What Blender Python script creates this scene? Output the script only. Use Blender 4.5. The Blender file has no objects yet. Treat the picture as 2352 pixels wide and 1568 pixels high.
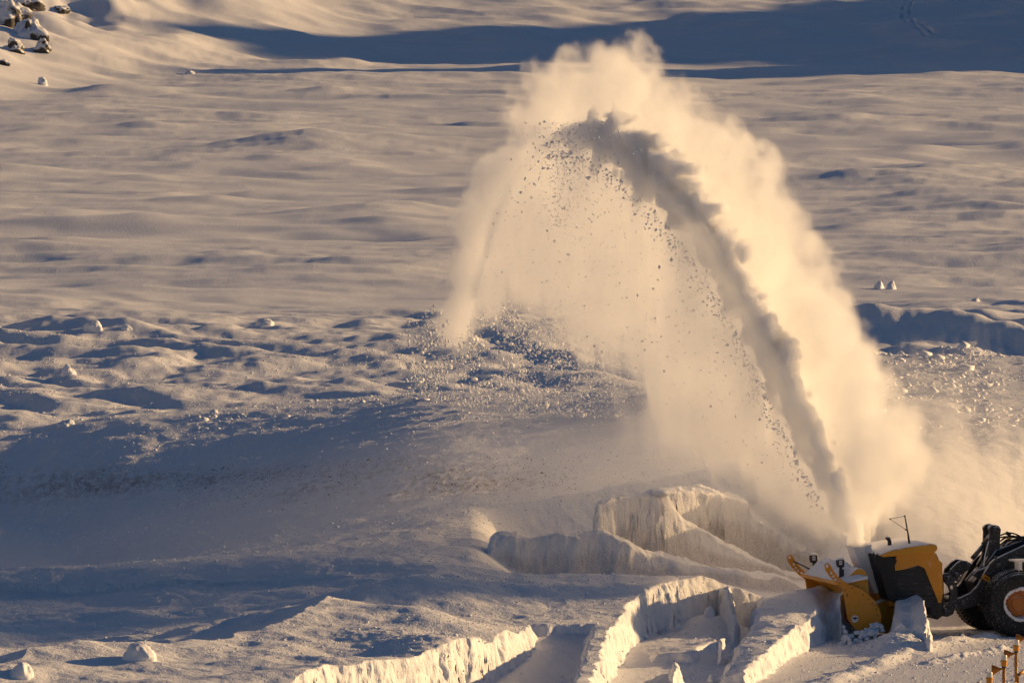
import bpy, bmesh, math, random
import numpy as np
from mathutils import Vector, Matrix
scene = bpy.context.scene
R = math.radians

# ------------------------------------------------------------ camera
CAM_H, PITCH, FOC = 21.9, R(3.304), 23000.0          # metres, radians, focal length in photo units (2352 wide)
cd = bpy.data.cameras.new("camera"); cam = bpy.data.objects.new("camera", cd)
scene.collection.objects.link(cam); scene.camera = cam
cam.location = (0, 0, CAM_H); cam.rotation_euler = (R(90) - PITCH, 0, 0)
cd.sensor_width = 36.0; cd.lens = 36.0 * FOC / 2352.0
cd.clip_start = 1.0; cd.clip_end = 30000.0

# ------------------------------------------------------------ sky and sun
SUN_EL, SUN_AZ = 12.0, 25.0      # low sun from the right, a little behind the machine (azimuth from +X towards +Y)
sd = Vector((math.cos(R(SUN_EL)) * math.cos(R(SUN_AZ)), math.cos(R(SUN_EL)) * math.sin(R(SUN_AZ)), math.sin(R(SUN_EL))))
world = bpy.data.worlds.new("World"); scene.world = world; world.use_nodes = True
wn = world.node_tree; bg = wn.nodes["Background"]
sky = wn.nodes.new("ShaderNodeTexSky"); sky.sky_type = 'NISHITA'; sky.sun_disc = False
sky.sun_elevation = R(SUN_EL); sky.sun_rotation = R(90 - SUN_AZ)
sky.air_density = 1.0; sky.dust_density = 0.7; sky.ozone_density = 4.4
wn.links.new(sky.outputs[0], bg.inputs[0]); bg.inputs[1].default_value = 0.05
sl = bpy.data.lights.new("sun", 'SUN'); sl.energy = 5.0; sl.angle = R(0.8); sl.color = (1.0, 0.645, 0.295)
sun = bpy.data.objects.new("sun", sl); scene.collection.objects.link(sun)
sun.rotation_euler = sd.to_track_quat('Z', 'Y').to_euler()
scene.view_settings.view_transform = 'Standard'; scene.view_settings.look = 'None'
scene.view_settings.exposure = 0.24; scene.view_settings.gamma = 1.0

scene.render.engine = 'CYCLES'
cy = scene.cycles
cy.use_denoising = True
cy.max_bounces = 16; cy.diffuse_bounces = 3; cy.glossy_bounces = 2; cy.transmission_bounces = 4
cy.volume_bounces = 16; cy.transparent_max_bounces = 8
cy.volume_step_rate = 1.5; cy.volume_max_steps = 512
cy.sample_clamp_indirect = 6.0

# ------------------------------------------------------------ helpers
def ray(px, py):
    u = (px - 1176.0) / FOC; v = -(py - 784.0) / FOC
    c, s = math.cos(PITCH), math.sin(PITCH)
    return np.array([u, c + v * s, -s + v * c])
def at_z(px, py, z):
    d = ray(px, py); t = (z - CAM_H) / d[2]; return d[0] * t, d[1] * t
def at_y(px, py, y):
    d = ray(px, py); t = y / d[1]; return d[0] * t, CAM_H + d[2] * t

def _hash(ix, iy, iz, seed):
    h = (ix.astype(np.uint32) * np.uint32(374761393) + iy.astype(np.uint32) * np.uint32(668265263)
         + iz.astype(np.uint32) * np.uint32(2147483647) + np.uint32(seed) * np.uint32(1274126177))
    h = (h ^ (h >> np.uint32(13))) * np.uint32(1274126177)
    h = h ^ (h >> np.uint32(16))
    return (h & np.uint32(0xffff)).astype(np.float32) / np.float32(32767.5) - np.float32(1.0)
def vnoise2(x, y, seed=0):
    """smooth lattice noise about -1..1 (gradient noise on hashed directions)"""
    fx = np.floor(x); fy = np.floor(y)
    tx = (x - fx).astype(np.float32); ty = (y - fy).astype(np.float32)
    ix = fx.astype(np.int64); iy = fy.astype(np.int64); z0 = np.zeros_like(ix)
    def g(a, b, dx, dy):
        ang = _hash(a, b, z0, seed) * np.float32(math.pi)
        return np.cos(ang) * dx + np.sin(ang) * dy
    sx = tx * tx * tx * (tx * (tx * 6 - 15) + 10); sy = ty * ty * ty * (ty * (ty * 6 - 15) + 10)
    a = g(ix, iy, tx, ty); b = g(ix + 1, iy, tx - 1, ty)
    c = g(ix, iy + 1, tx, ty - 1); d = g(ix + 1, iy + 1, tx - 1, ty - 1)
    return ((a + (b - a) * sx) * (1 - sy) + (c + (d - c) * sx) * sy) * np.float32(1.5)
def vnoise3(x, y, z, seed=0):
    fx = np.floor(x); fy = np.floor(y); fz = np.floor(z)
    tx = (x - fx).astype(np.float32); ty = (y - fy).astype(np.float32); tz = (z - fz).astype(np.float32)
    ix = fx.astype(np.int64); iy = fy.astype(np.int64); iz = fz.astype(np.int64)
    tx = tx * tx * (3 - 2 * tx); ty = ty * ty * (3 - 2 * ty); tz = tz * tz * (3 - 2 * tz)
    def l(a, b, t): return a + (b - a) * t
    r = [l(l(_hash(ix, iy, iz + k, seed), _hash(ix + 1, iy, iz + k, seed), tx),
           l(_hash(ix, iy + 1, iz + k, seed), _hash(ix + 1, iy + 1, iz + k, seed), tx), ty) for k in (0, 1)]
    return l(r[0], r[1], tz)
def fbm2(x, y, seed, octs, gain=0.5):
    s = 0; a = 1.0
    for o in range(octs):
        s = s + a * vnoise2(x * 2 ** o + 17.3 * o, y * 2 ** o - 9.1 * o, seed + o); a *= gain
    return s
def fbm3(x, y, z, seed, octs, gain=0.5):
    s = 0; a = 1.0
    for o in range(octs):
        s = s + a * vnoise3(x * 2 ** o + 7.7 * o, y * 2 ** o + 3.1 * o, z * 2 ** o - 5.3 * o, seed + o); a *= gain
    return s
def sstep(a, b, x):
    t = np.clip((x - a) / (b - a), 0, 1); return t * t * (3 - 2 * t)
def poly_sd(x, y, pts):
    """signed distance to a closed polygon, positive inside"""
    n = len(pts); d2 = np.full(x.shape, 1e9, np.float32); ins = np.zeros(x.shape, bool)
    for i in range(n):
        ax, ay = pts[i]; bx, by = pts[(i + 1) % n]
        ex, ey = bx - ax, by - ay; L = ex * ex + ey * ey + 1e-12
        t = np.clip(((x - ax) * ex + (y - ay) * ey) / L, 0, 1)
        d2 = np.minimum(d2, (x - ax - t * ex) ** 2 + (y - ay - t * ey) ** 2)
        if ay != by:
            ins ^= ((ay > y) != (by > y)) & (x < ex * (y - ay) / (by - ay) + ax)
    d = np.sqrt(d2); return np.where(ins, d, -d)
def line_d(x, y, pts):
    """distance to an open polyline, the index position along it and the side"""
    best = np.full(x.shape, 1e9, np.float32); tt = np.zeros(x.shape, np.float32); side = np.zeros(x.shape, np.float32)
    for i in range(len(pts) - 1):
        ax, ay = pts[i][:2]; bx, by = pts[i + 1][:2]
        ex, ey = bx - ax, by - ay; L = ex * ex + ey * ey
        t = np.clip(((x - ax) * ex + (y - ay) * ey) / L, 0, 1)
        d = np.hypot(x - ax - t * ex, y - ay - t * ey)
        m = d < best
        best = np.where(m, d, best); tt = np.where(m, i + t, tt)
        side = np.where(m, np.sign(ex * (y - ay) - ey * (x - ax)), side)
    return best, tt, side

def tag(o, label=None, cat=None, group=None, kind=None):
    for k, v in (("label", label), ("category", cat), ("group", group), ("kind", kind)):
        if v: o[k] = v
    return o
def link(o, parent=None):
    scene.collection.objects.link(o)
    if parent is not None: o.parent = parent
    return o
def np_mesh(name, verts, faces, mat, smooth=True, parent=None):
    """mesh object from arrays; faces is an (n,3) or (n,4) array"""
    me = bpy.data.meshes.new(name); nv = len(verts); nf, k = faces.shape
    me.vertices.add(nv); me.vertices.foreach_set("co", np.ascontiguousarray(verts, np.float32).ravel())
    me.loops.add(nf * k); me.loops.foreach_set("vertex_index", np.ascontiguousarray(faces, np.int32).ravel())
    me.polygons.add(nf); me.polygons.foreach_set("loop_start", np.arange(0, nf * k, k, dtype=np.int32))
    me.polygons.foreach_set("loop_total", np.full(nf, k, np.int32))
    me.polygons.foreach_set("use_smooth", np.full(nf, smooth, bool))
    me.update(calc_edges=True); me.materials.append(mat)
    return link(bpy.data.objects.new(name, me), parent)
def new_mat(name):
    m = bpy.data.materials.new(name); m.use_nodes = True
    return m, m.node_tree, m.node_tree.nodes["Principled BSDF"]
# ------------------------------------------------------------ snow materials
def N(nt, kind, **kw):
    n = nt.nodes.new(kind)
    for k, v in kw.items():
        if k in n.inputs: n.inputs[k].default_value = v
        else: setattr(n, k, v)
    return n
def snow_material(name, base, dirt_attr=False, bump=1.0, near=True):
    m, nt, p = new_mat(name); L = nt.links.new
    p.inputs["Roughness"].default_value = 0.65; p.inputs["Specular IOR Level"].default_value = 0.25
    geo = N(nt, "ShaderNodeNewGeometry")
    n1 = N(nt, "ShaderNodeTexNoise", Scale=9.0, Detail=5.0, Roughness=0.65); L(geo.outputs["Position"], n1.inputs["Vector"])
    n2 = N(nt, "ShaderNodeTexVoronoi", Scale=22.0); n2.feature = 'F1'; L(geo.outputs["Position"], n2.inputs["Vector"])
    b1 = N(nt, "ShaderNodeBump", Strength=0.55 * bump, Distance=0.05); L(n1.outputs["Fac"], b1.inputs["Height"])
    b2 = N(nt, "ShaderNodeBump", Strength=0.35 * bump, Distance=-0.03); L(n2.outputs["Distance"], b2.inputs["Height"])
    L(b1.outputs[0], b2.inputs["Normal"])
    L(b2.outputs[0], p.inputs["Normal"])
    cn = N(nt, "ShaderNodeTexNoise", Scale=0.6, Detail=4.0); L(geo.outputs["Position"], cn.inputs["Vector"])
    mx = N(nt, "ShaderNodeMix", data_type='RGBA')
    L(cn.outputs["Fac"], mx.inputs["Factor"])
    mx.inputs["A"].default_value = (base[0] * .96, base[1] * .96, base[2] * .97, 1); mx.inputs["B"].default_value = (*base, 1)
    out = mx.outputs["Result"]
    if dirt_attr:                      # old grit and road dirt lying in the snow, stored per vertex
        at = N(nt, "ShaderNodeAttribute", attribute_name="dirt")
        sp = N(nt, "ShaderNodeTexNoise", Scale=26.0, Detail=3.0, Roughness=0.7); L(geo.outputs["Position"], sp.inputs["Vector"])
        rp = N(nt, "ShaderNodeMapRange"); rp.inputs[1].default_value = 0.40; rp.inputs[2].default_value = 0.68
        L(sp.outputs["Fac"], rp.inputs[0])
        mul = N(nt, "ShaderNodeMath", operation='MULTIPLY'); L(at.outputs["Fac"], mul.inputs[0]); L(rp.outputs[0], mul.inputs[1])
        ad = N(nt, "ShaderNodeMath", operation='MULTIPLY_ADD'); L(at.outputs["Fac"], ad.inputs[0]); ad.inputs[1].default_value = 0.45
        L(mul.outputs[0], ad.inputs[2]); ad.use_clamp = True
        m2 = N(nt, "ShaderNodeMix", data_type='RGBA'); L(ad.outputs[0], m2.inputs["Factor"]); L(out, m2.inputs["A"])
        m2.inputs["B"].default_value = (0.30, 0.21, 0.15, 1); out = m2.outputs["Result"]
    L(out, p.inputs["Base Color"])
    return m
SNOW = snow_material("snow_surface", (0.86, 0.86, 0.88), dirt_attr=True)
CLOD = snow_material("snow_clod", (0.88, 0.88, 0.90), bump=0.6)

# ------------------------------------------------------------ terrain height
ROADZ = 0.0
def W(px, py, z): return at_z(px, py, z)
# plan of the cut edges of the roadside snow (world x, y), walls as they meet the ground
def cutters():
    A = [W(560, 1580, 1.2), W(640, 1561, 1.2), W(760, 1527, 1.2), W(860, 1514, 1.2), W(960, 1497, 1.2), W(1080, 1469, 1.2),
         W(1150, 1447, 1.2), W(1192, 1431, 1.2), W(1216, 1404, 1.25), W(1345, 1396, 1.3)]
    B = [W(1372, 1398, 1.3), W(1360, 1440, 1.3), W(1338, 1490, 1.3), W(1322, 1533, 1.3), W(1314, 1580, 1.25), W(1316, 1640, 1.2)]
    C = [W(1346, 1590, 1.2), W(1352, 1540, 1.3), W(1366, 1490, 1.3), W(1386, 1436, 1.3), W(1412, 1393, 1.3), W(1443, 1375, 1.3),
         W(1480, 1356, 1.3), W(1560, 1345, 1.3), W(1662, 1327, 1.3), W(1684, 1326, 1.3)]
    return A, B, C
def terrain_z(x, y, detail=True):
    x = np.asarray(x, np.float32); y = np.asarray(y, np.float32)
    f2 = lambda s, seed, o=3, ax=1.0: fbm2(x / (s * ax), y / s, seed, o)
    # ---- far plain with wind drifts
    far = sstep(370, 420, y)
    n_big = f2(38, 1, 2); n_mid = f2(11, 4, 3, 1.3); n_sm = f2(3.0, 9, 4, 1.5)
    z_far = 0.40 * n_big + 0.46 * np.sign(n_mid) * np.abs(n_mid) ** 1.6 + (0.10 * n_sm + 0.06 * (0.5 - np.abs(f2(2.6, 15, 3, 2.2)))) * (0.6 + 0.9 * np.clip(n_big, -0.5, 1))
    ridg = 1 - np.abs(f2(17, 31, 2, 1.5)); z_far = z_far + 0.55 * np.clip(ridg - 0.72, 0, 1) * sstep(420, 470, y)
    # single larger drifts, steep on the side turned from the sun
    for (px_, py_, a_, wr, wl, wy_) in ((735, 352, 1.0, 13, 3.6, 7), (640, 378, .55, 6, 1.8, 4), (455, 388, .42, 6, 1.8, 3), (160, 515, .55, 9, 2.4, 5), (290, 425, .35, 4, 1.4, 2.5), (575, 440, .38, 4, 1.5, 3), (990, 437, .42, 5, 1.5, 2.5), (1000, 465, .35, 4, 1.4, 2),
            (2150, 405, .6, 12, 2.6, 5), (2000, 425, .45, 8, 2.2, 4), (2200, 460, .5, 10, 2.6, 4), (1900, 385, .5, 7, 2.2, 4), (2040, 250, .5, 7, 2.2, 6), (270, 215, 1.0, 7, 2.6, 8), (700, 505, .35, 5, 2, 4)):
        xc, yc = W(px_, py_, 0.0); dx = x - xc - 0.8 * f2(6, 21, 2)
        z_far = z_far + 0.62 * a_ * np.exp(-(dx / np.where(dx > 0, wr, wl * 1.15)) ** 2 - ((y - yc) / wy_) ** 2)
    # left hill (lit), foot running away to the right
    dh = (-(x + 31.0) * 0.975 + (y - 655.0) * 0.20)
    hill = 0.17 * np.where(dh > 0, dh, 0) ** 1.08 * sstep(-6, 10, dh)
    # tracks coming down the back slope
    tp = [(33.5, 800), (31.2, 784), (30.2, 773), (30.4, 765), (31.6, 759), (34.5, 756), (40, 753.5), (48, 751)]
    td, tt, ts = line_d(x, y, tp)
    hill = hill + 0.55 * f2(9, 55, 3, 1.4) * sstep(738, 752, y) * sstep(-8, 10, x)
    hill = hill - 0.36 * (np.exp(-((td - .26) / .15) ** 2)) * (0.55 + 0.45 * np.sin(y * 3.1 + x * 4.0)) * (y > 700)
    # spurs on the hill
    sp = f2(24, 51, 3, 0.7); hill = hill + 2.1 * sp * sstep(0, 26, dh) + 1.0 * f2(6, 58, 3) * sstep(6, 20, dh) * sstep(-22, -32, x)
    # rise across the back
    back = 0.085 * np.clip(y - 735 - 0.25 * x, 0, 400)
    # range outside the frame on the right that shades the back of the plain
    rg = 27 * np.exp(-((x - 92) / 17) ** 2 - ((y - 748 - 2.0 * f2(14, 73, 2)) / 15) ** 2) + 30 * np.exp(-((x - 128) / 36) ** 2 - ((y - 800) / 36) ** 2) * (1 + 0.30 * f2(22, 71, 3))
    rg = rg * sstep(44, 62, x)
    rise = 120 * sstep(980, 3500, y) + 60 * sstep(1500, 5000, y) * f2(900, 77, 3)
    # ---- middle ground: tumbled drifts between the ridge and the near bank
    m_big = f2(21, 101, 2, 1.8); m_mid = f2(6.5, 107, 3, 1.7); m_sm = f2(1.7, 113, 3, 1.3)
    z_mid = 0.55 + 0.30 * m_big + 0.13 * m_sm
    # drifts with a steep lee side turned away from the sun
    sc_ = (0.857 * x + 0.515 * y); ac_ = (0.515 * x - 0.857 * y)
    ph = sc_ / 4.6 + ac_ / 60 + 1.1 * fbm2(x / 15, y / 15, 109, 3); fr = ph - np.floor(ph)
    saw = np.where(fr < 0.42, fr / 0.42, (1 - fr) / 0.58); saw = saw * saw * (3 - 2 * saw)
    z_mid = z_mid + (0.31 * saw - 0.15) * np.clip(0.75 + 0.9 * fbm2(x / 13, y / 16, 111, 2), 0.15, 1.4) + 0.12 * m_mid + 0.045 * f2(0.9, 115, 3, 1.3)
    crest = 0.55 + 0.35 * f2(9, 131, 3, 1.2)
    rl = 366 + 3.5 * f2(26, 133, 2); crest = crest + 0.08 * f2(2.4, 135, 3, 1.4)
    z_mid = z_mid + crest * np.exp(-((y - rl) / np.where(y > rl, 5.0, 9.0)) ** 2) * (0.75 + 0.45 * sstep(-2, 9, x) + 0.85 * sstep(9.0, 13.5, x))
    for (rx, ry, ra, rwx, rwy) in ((-6, 338, .35, 9, 4), (6, 331, .45, 12, 4), (-14, 324, .3, 8, 3), (14, 343, 1.1, 7, 5), (-3, 318, .3, 10, 3)):
        z_mid = z_mid + ra * np.exp(-((x - rx) / rwx) ** 2 - ((y - ry) / np.where(y > ry, rwy * .6, rwy)) ** 2)
    debris = sstep(6.5, 10, x) * sstep(268, 280, y) * (1 - sstep(338, 350, y)) + 0.8 * sstep(-10, -5, x) * (1 - sstep(4, 9, x)) * sstep(297, 303, y) * (1 - sstep(318, 326, y))
    if detail: z_mid = z_mid + debris * (0.12 * np.abs(f2(0.8, 141, 3)) + 0.30 * f2(4.2, 143, 3))
    # ---- near bank
    lx = x * 250 / np.maximum(y, 60)
    top = 1.25 + 0.045 * np.clip(y - 245, 0, 31) + 0.35 * sstep(285, 300, y) * sstep(-9, -1, lx)
    top = top - 0.35 * sstep(-9, -13, lx) * sstep(285, 300, y)
    # the plowed mound: its top falls away to the left, turned from the sun
    lq = np.clip(lx + 1.0, -18, 9.5); tl = 0.245 * lq - 0.055 * (np.sqrt(lq * lq + 12) - 3.46)
    top = top + tl * sstep(248, 273, y) * (1 - 0.75 * sstep(284, 304, y))
    top = top + 0.35 * np.exp(-((y - 284) / 6.0) ** 2) * sstep(-12, -4, lx)
    # long dune along the left front: right flank lit, lee side dark
    dn = [W(-260, 1560, 1.3), W(-60, 1532, 1.3), W(60, 1505, 1.35), W(300, 1474, 1.45), W(480, 1457, 1.45), W(640, 1425, 1.5), W(850, 1350, 1.6), W(1000, 1312, 1.65), W(1100, 1285, 1.65)]
    dd_, dt_, ds_ = line_d(x, y, dn); sg = dd_ * ds_ + 0.35 * f2(2.2, 171, 2)         # positive on the left of the line
    lee = np.where(sg > 0, -0.95 * (1 - np.exp(-np.maximum(sg, 0) / 2.6)), 0.0) * (1 - sstep(6.5, 7.6, dt_)) * (1 - 0.5 * sstep(9, 22, sg))
    lee = lee - np.where(sg < 0, 0.40 * (1 - np.exp(sg / 3.5)), 0) * (1 - sstep(6.0, 7.2, dt_))
    top = top + 0.30 + lee * (1 - sstep(262, 280, y)) - 0.30 * sstep(-2.5, 1, lx) 
    n_bk = f2(13, 151, 2, 1.4); n_b2 = f2(4.0, 157, 3, 1.3)
    top = top + 0.16 * n_bk + 0.07 * n_b2
    top = top + 0.20 * f2(3.2, 173, 3, 1.3) * (1 - sstep(250, 256, y)) * sstep(3, -1, lx)
    # bowls
    for (bx, by, bd, bwx, bwy) in ((-3.6, 234.0, .28, 1.5, 2.0), (-9.5, 238, .35, 2.6, 2.4), (-1.6, 243, .15, 2.5, 1.8)):
        top = top - bd * np.exp(-((x - bx) / bwx) ** 2 - ((y - by) / bwy) ** 2)
    if detail: top = top + (0.010 + 0.012 * np.clip(f2(5, 165, 2), 0, 1)) * f2(0.30, 163, 4, 1.2) + 0.04 * f2(1.3, 164, 3)
    # heap of blown snow behind the bank
    top = top + 0.55 * np.exp(-((x - 5.5) / 0.7) ** 2 - ((y - 268.5) / 2.0) ** 2)
    mid_t = sstep(300, 314, y + 3.5 * f2(16, 167, 2))
    bank = top * (1 - mid_t) + z_mid * mid_t
    z = bank * (1 - far) + z_far * far + hill + back + rg + rise
    return z, debris

def near_cuts(x, y, z):
    """walls and trenches the blower has cut; returns new z, dirt"""
    dirt = np.zeros_like(z)
    jig = 0.10 * fbm2(x / 0.7, y / 1.2, 201, 2) + 0.007 * fbm2(x / 0.16, y / 0.3, 207, 2)
    A, B, C = cutters()
    # road and everything already cleared
    road = 0.03 * fbm2(x / 6, y / 6, 211, 2) + 0.012 * fbm2(x / 0.30, y / 0.5, 213, 3)
    rd, rt, rs = line_d(x, y, [W(1850, 1590, 0), W(2010, 1530, 0), W(2120, 1490, 0), W(2260, 1466, 0)])
    road = road + 0.16 * np.exp(-((rd - 0.05) / 0.30) ** 2) * (0.8 + 0.5 * fbm2(x / 1.2, y / 1.2, 215, 2))
    rd2, _, _ = line_d(x, y, [W(2130, 1525, 0), W(2210, 1508, 0), W(2320, 1490, 0)])
    road = road + 0.10 * np.exp(-(rd2 / 0.22) ** 2) * (0.7 + 0.9 * fbm2(x / 0.5, y / 0.8, 216, 3))
    # polygon of cleared ground
    clear = A + B + C + [W(1700, 1326, 1.3), W(1790, 1322, 1.25), W(1850, 1318, 1.25), W(1960, 1318, 1.2), (10.6, 263), (14, 268), (20, 270), (60, 262), (120, 240), (90, 60), (-60, 60), (-30, 200), (-9, 219)]
    sd = poly_sd(x, y, clear) + jig
    # floor of the trenches: ramps up towards their heads
    b1 = W(1216, 1425, 0); 
    fl = road + 0.0
    t1 = poly_sd(x, y, [W(1190, 1431, 1.2), W(1216, 1404, 1.2), W(1360, 1398, 1.25), B[2], B[3], B[5], (0.2, 205), (-3, 222), W(1080, 1469, 1.2)])
    ramp1 = np.clip((y - 237.0) / (246.5 - 237.0), 0, 1.05)
    fl = np.where(t1 > -0.6, road + 1.02 * ramp1 * sstep(-0.6, 0.1, t1), fl)
    # trench 2: heap against its back wall
    fl = fl + 0.55 * np.exp(-((x - 4.9) / 1.0) ** 2 - ((y - 250.6) / 1.6) ** 2) + 0.30 * np.exp(-((x - 3.9) / 1.2) ** 2 - ((y - 246) / 3.0) ** 2)
    wall = sstep(0.0, 0.24 + 8.5 * sstep(9.4, 11.5, x) * sstep(252, 256, y), sd)
    znew = z * (1 - wall) + np.minimum(fl, z) * wall
    # blocks standing in the cleared ground: (outline points with height, floor)
    def block(pts, zs, edge=0.16, jam=1.0, plan=False):
        nonlocal znew
        w = [(px, py) if plan else W(px, py, h) for (px, py, h) in pts]
        s = poly_sd(x, y, w) + jig * jam
        mm = s > -0.3
        if not mm.any(): return
        num = np.zeros_like(x); den = np.zeros_like(x)
        for (a, b), p in zip(w, pts):
            q = 1.0 / (((x - a) ** 2 + ((y - b) * 0.25) ** 2) ** 1.2 + 1e-3); num = num + q * p[2]; den = den + q
        tz = num / den + zs * fbm2(x / 0.8, y / 0.8, 221, 3)
        znew = np.where(s > -0.02, np.maximum(znew, znew + (tz - znew) * sstep(-0.02, edge, s)), znew)
    # block 4, sloping down to its lit front wall, and block 3 beside it
    block([(5.6, 236.5, .42), (6.05, 239, .45), (6.4, 241.5, .5), (6.75, 244, .52), (7.38, 247, .60), (7.98, 249.8, .62), (8.22, 249.2, 1.12), (8.42, 249.8, 1.30), (8.8, 250.6, 1.36), (8.8, 251.8, 1.42), (7.8, 252, 1.36),
           (7.3, 253.3, 1.3), (6.2, 254, 1.25), (6.1, 250.5, .85), (5.7, 246, .5), (5.2, 241, .3), (4.9, 237, .25)], 0.05, 0.2, plan=True)
    block([(1655, 1328, 1.3), (1676, 1325, 1.34), (1690, 1345, 1.32), (1697, 1375, 1.2), (1688, 1402, 1.0), (1672, 1380, 1.0), (1640, 1350, 1.1), (1560, 1345, 1.2)], 0.03)
    block([(1440, 1580, .18), (1500, 1552, .22), (1532, 1545, .28), (1562, 1548, .30), (1575, 1575, .22), (1560, 1620, .15)], 0.04, 0.1)
    block([(1540, 1511, .62), (1556, 1514, .62), (1562, 1535, .6), (1545, 1538, .6)], 0.04, 0.10, 0.5)
    block([(1500, 1502, .25), (1596, 1500, .28), (1637, 1478, .32), (1655, 1470, .35), (1640, 1455, .35), (1560, 1462, .3), (1470, 1480, .25)], 0.05, 0.18)
    block([(1650, 1460, .62), (1662, 1452, .62), (1666, 1468, .62), (1652, 1472, .6)], 0.03, 0.10, 0.4)
    # chunk of the bank left standing beside the blower
    block([(2040, 1412, .65), (2058, 1375, 1.0), (2075, 1352, 1.18), (2105, 1344, 1.24), (2118, 1352, 1.2), (2132, 1378, 1.05), (2137, 1420, .9), (2120, 1440, .55), (2090, 1445, .45), (2050, 1440, .45)], 0.05, 0.12)
    znew = np.maximum(znew, np.where(y < 252, 0.42 * np.exp(-((x - 9.6) / 0.75) ** 2 - ((y - 247.2) / 1.8) ** 2) + 0.05 * fbm2(x / .3, y / .3, 231, 3) * np.exp(-((x - 9.6) / 0.9) ** 2 - ((y - 247) / 2) ** 2), 0))
    # sliced faces behind the blower: three slabs, crests falling to the right
    def slab(crest, y0, y1, back_y, seed, dk):
        nonlocal znew, dirt
        xs = np.array([at_y(px, py, y0 + (y1 - y0) * (px - crest[0][0]) / (crest[-1][0] - crest[0][0]))[0] for px, py in crest])
        ys = np.array([y0 + (y1 - y0) * (px - crest[0][0]) / (crest[-1][0] - crest[0][0]) for px, py in crest])
        hs = np.array([at_y(px, py, yy)[1] for (px, py), yy in zip(crest, ys)])
        cz = np.interp(x, xs, hs) + 0.09 * fbm2(x / 0.8, y / 0.8, seed, 4, 0.6)
        fy = np.interp(x, xs, ys) + 0.12 * fbm2(x / 1.1, x * 0, seed + 3, 3) + 0.15 * jig
        m = sstep(xs[0] - 0.12, xs[0] + 0.05, x + jig) * (1 - sstep(xs[-1], xs[-1] + 0.8, x))
        up = sstep(0.0, 0.30, y - fy) * (1 - sstep(0.35 + back_y * 0.4, back_y, y - fy))
        tz = znew + np.maximum(cz - znew, 0) * up * m
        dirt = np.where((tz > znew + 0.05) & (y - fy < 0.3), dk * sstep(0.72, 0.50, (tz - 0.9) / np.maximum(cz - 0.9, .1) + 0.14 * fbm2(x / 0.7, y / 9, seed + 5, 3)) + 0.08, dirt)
        znew = tz
    # hollow in front of them
    hol = sstep(xf(1130) - 0.6, xf(1240) , x) * (1 - sstep(xf(1880), xf(2000), x)) * sstep(250.8, 254.5, y) * (1 - sstep(264.2, 265.4 , y))
    inner = np.where(hol > 0, np.minimum(znew, znew * (1 - hol) + (1.0 - 0.45 * sstep(4.0, 7.0, x)) * hol), znew)
    znew = np.where(y > 250.8, inner, znew)
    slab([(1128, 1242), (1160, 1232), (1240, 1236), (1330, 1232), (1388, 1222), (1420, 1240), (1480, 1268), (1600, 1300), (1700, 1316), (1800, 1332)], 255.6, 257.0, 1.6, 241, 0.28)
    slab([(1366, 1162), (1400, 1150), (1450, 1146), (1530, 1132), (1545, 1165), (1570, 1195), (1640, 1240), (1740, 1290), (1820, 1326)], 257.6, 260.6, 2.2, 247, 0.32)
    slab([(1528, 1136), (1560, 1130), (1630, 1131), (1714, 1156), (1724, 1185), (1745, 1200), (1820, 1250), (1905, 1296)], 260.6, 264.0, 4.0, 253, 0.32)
    # dark gritty band in the snow on the left
    vx = 1176 + x / y * FOC; vy = 784 + FOC * np.tan(np.arctan((CAM_H - znew) / y) - PITCH)      # seen from the road tower
    band = np.exp(-((vy - 1108 - 22 * fbm2(x / 5, y / 5, 261, 2)) / (34 + 14 * fbm2(x / 4, y / 7, 262, 2))) ** 2) * (1 - sstep(1050, 1500, vx)) * (y > 255)
    dirt = np.maximum(dirt, band * np.clip(0.12 + 0.5 * fbm2(x / 0.20, y / 0.6, 263, 3) + 0.45 * fbm2(x / 3.5, y / 6, 265, 3), 0, 1))
    return znew, dirt, band
def xf(px): return (px - 1176) * 258.0 / FOC

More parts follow.
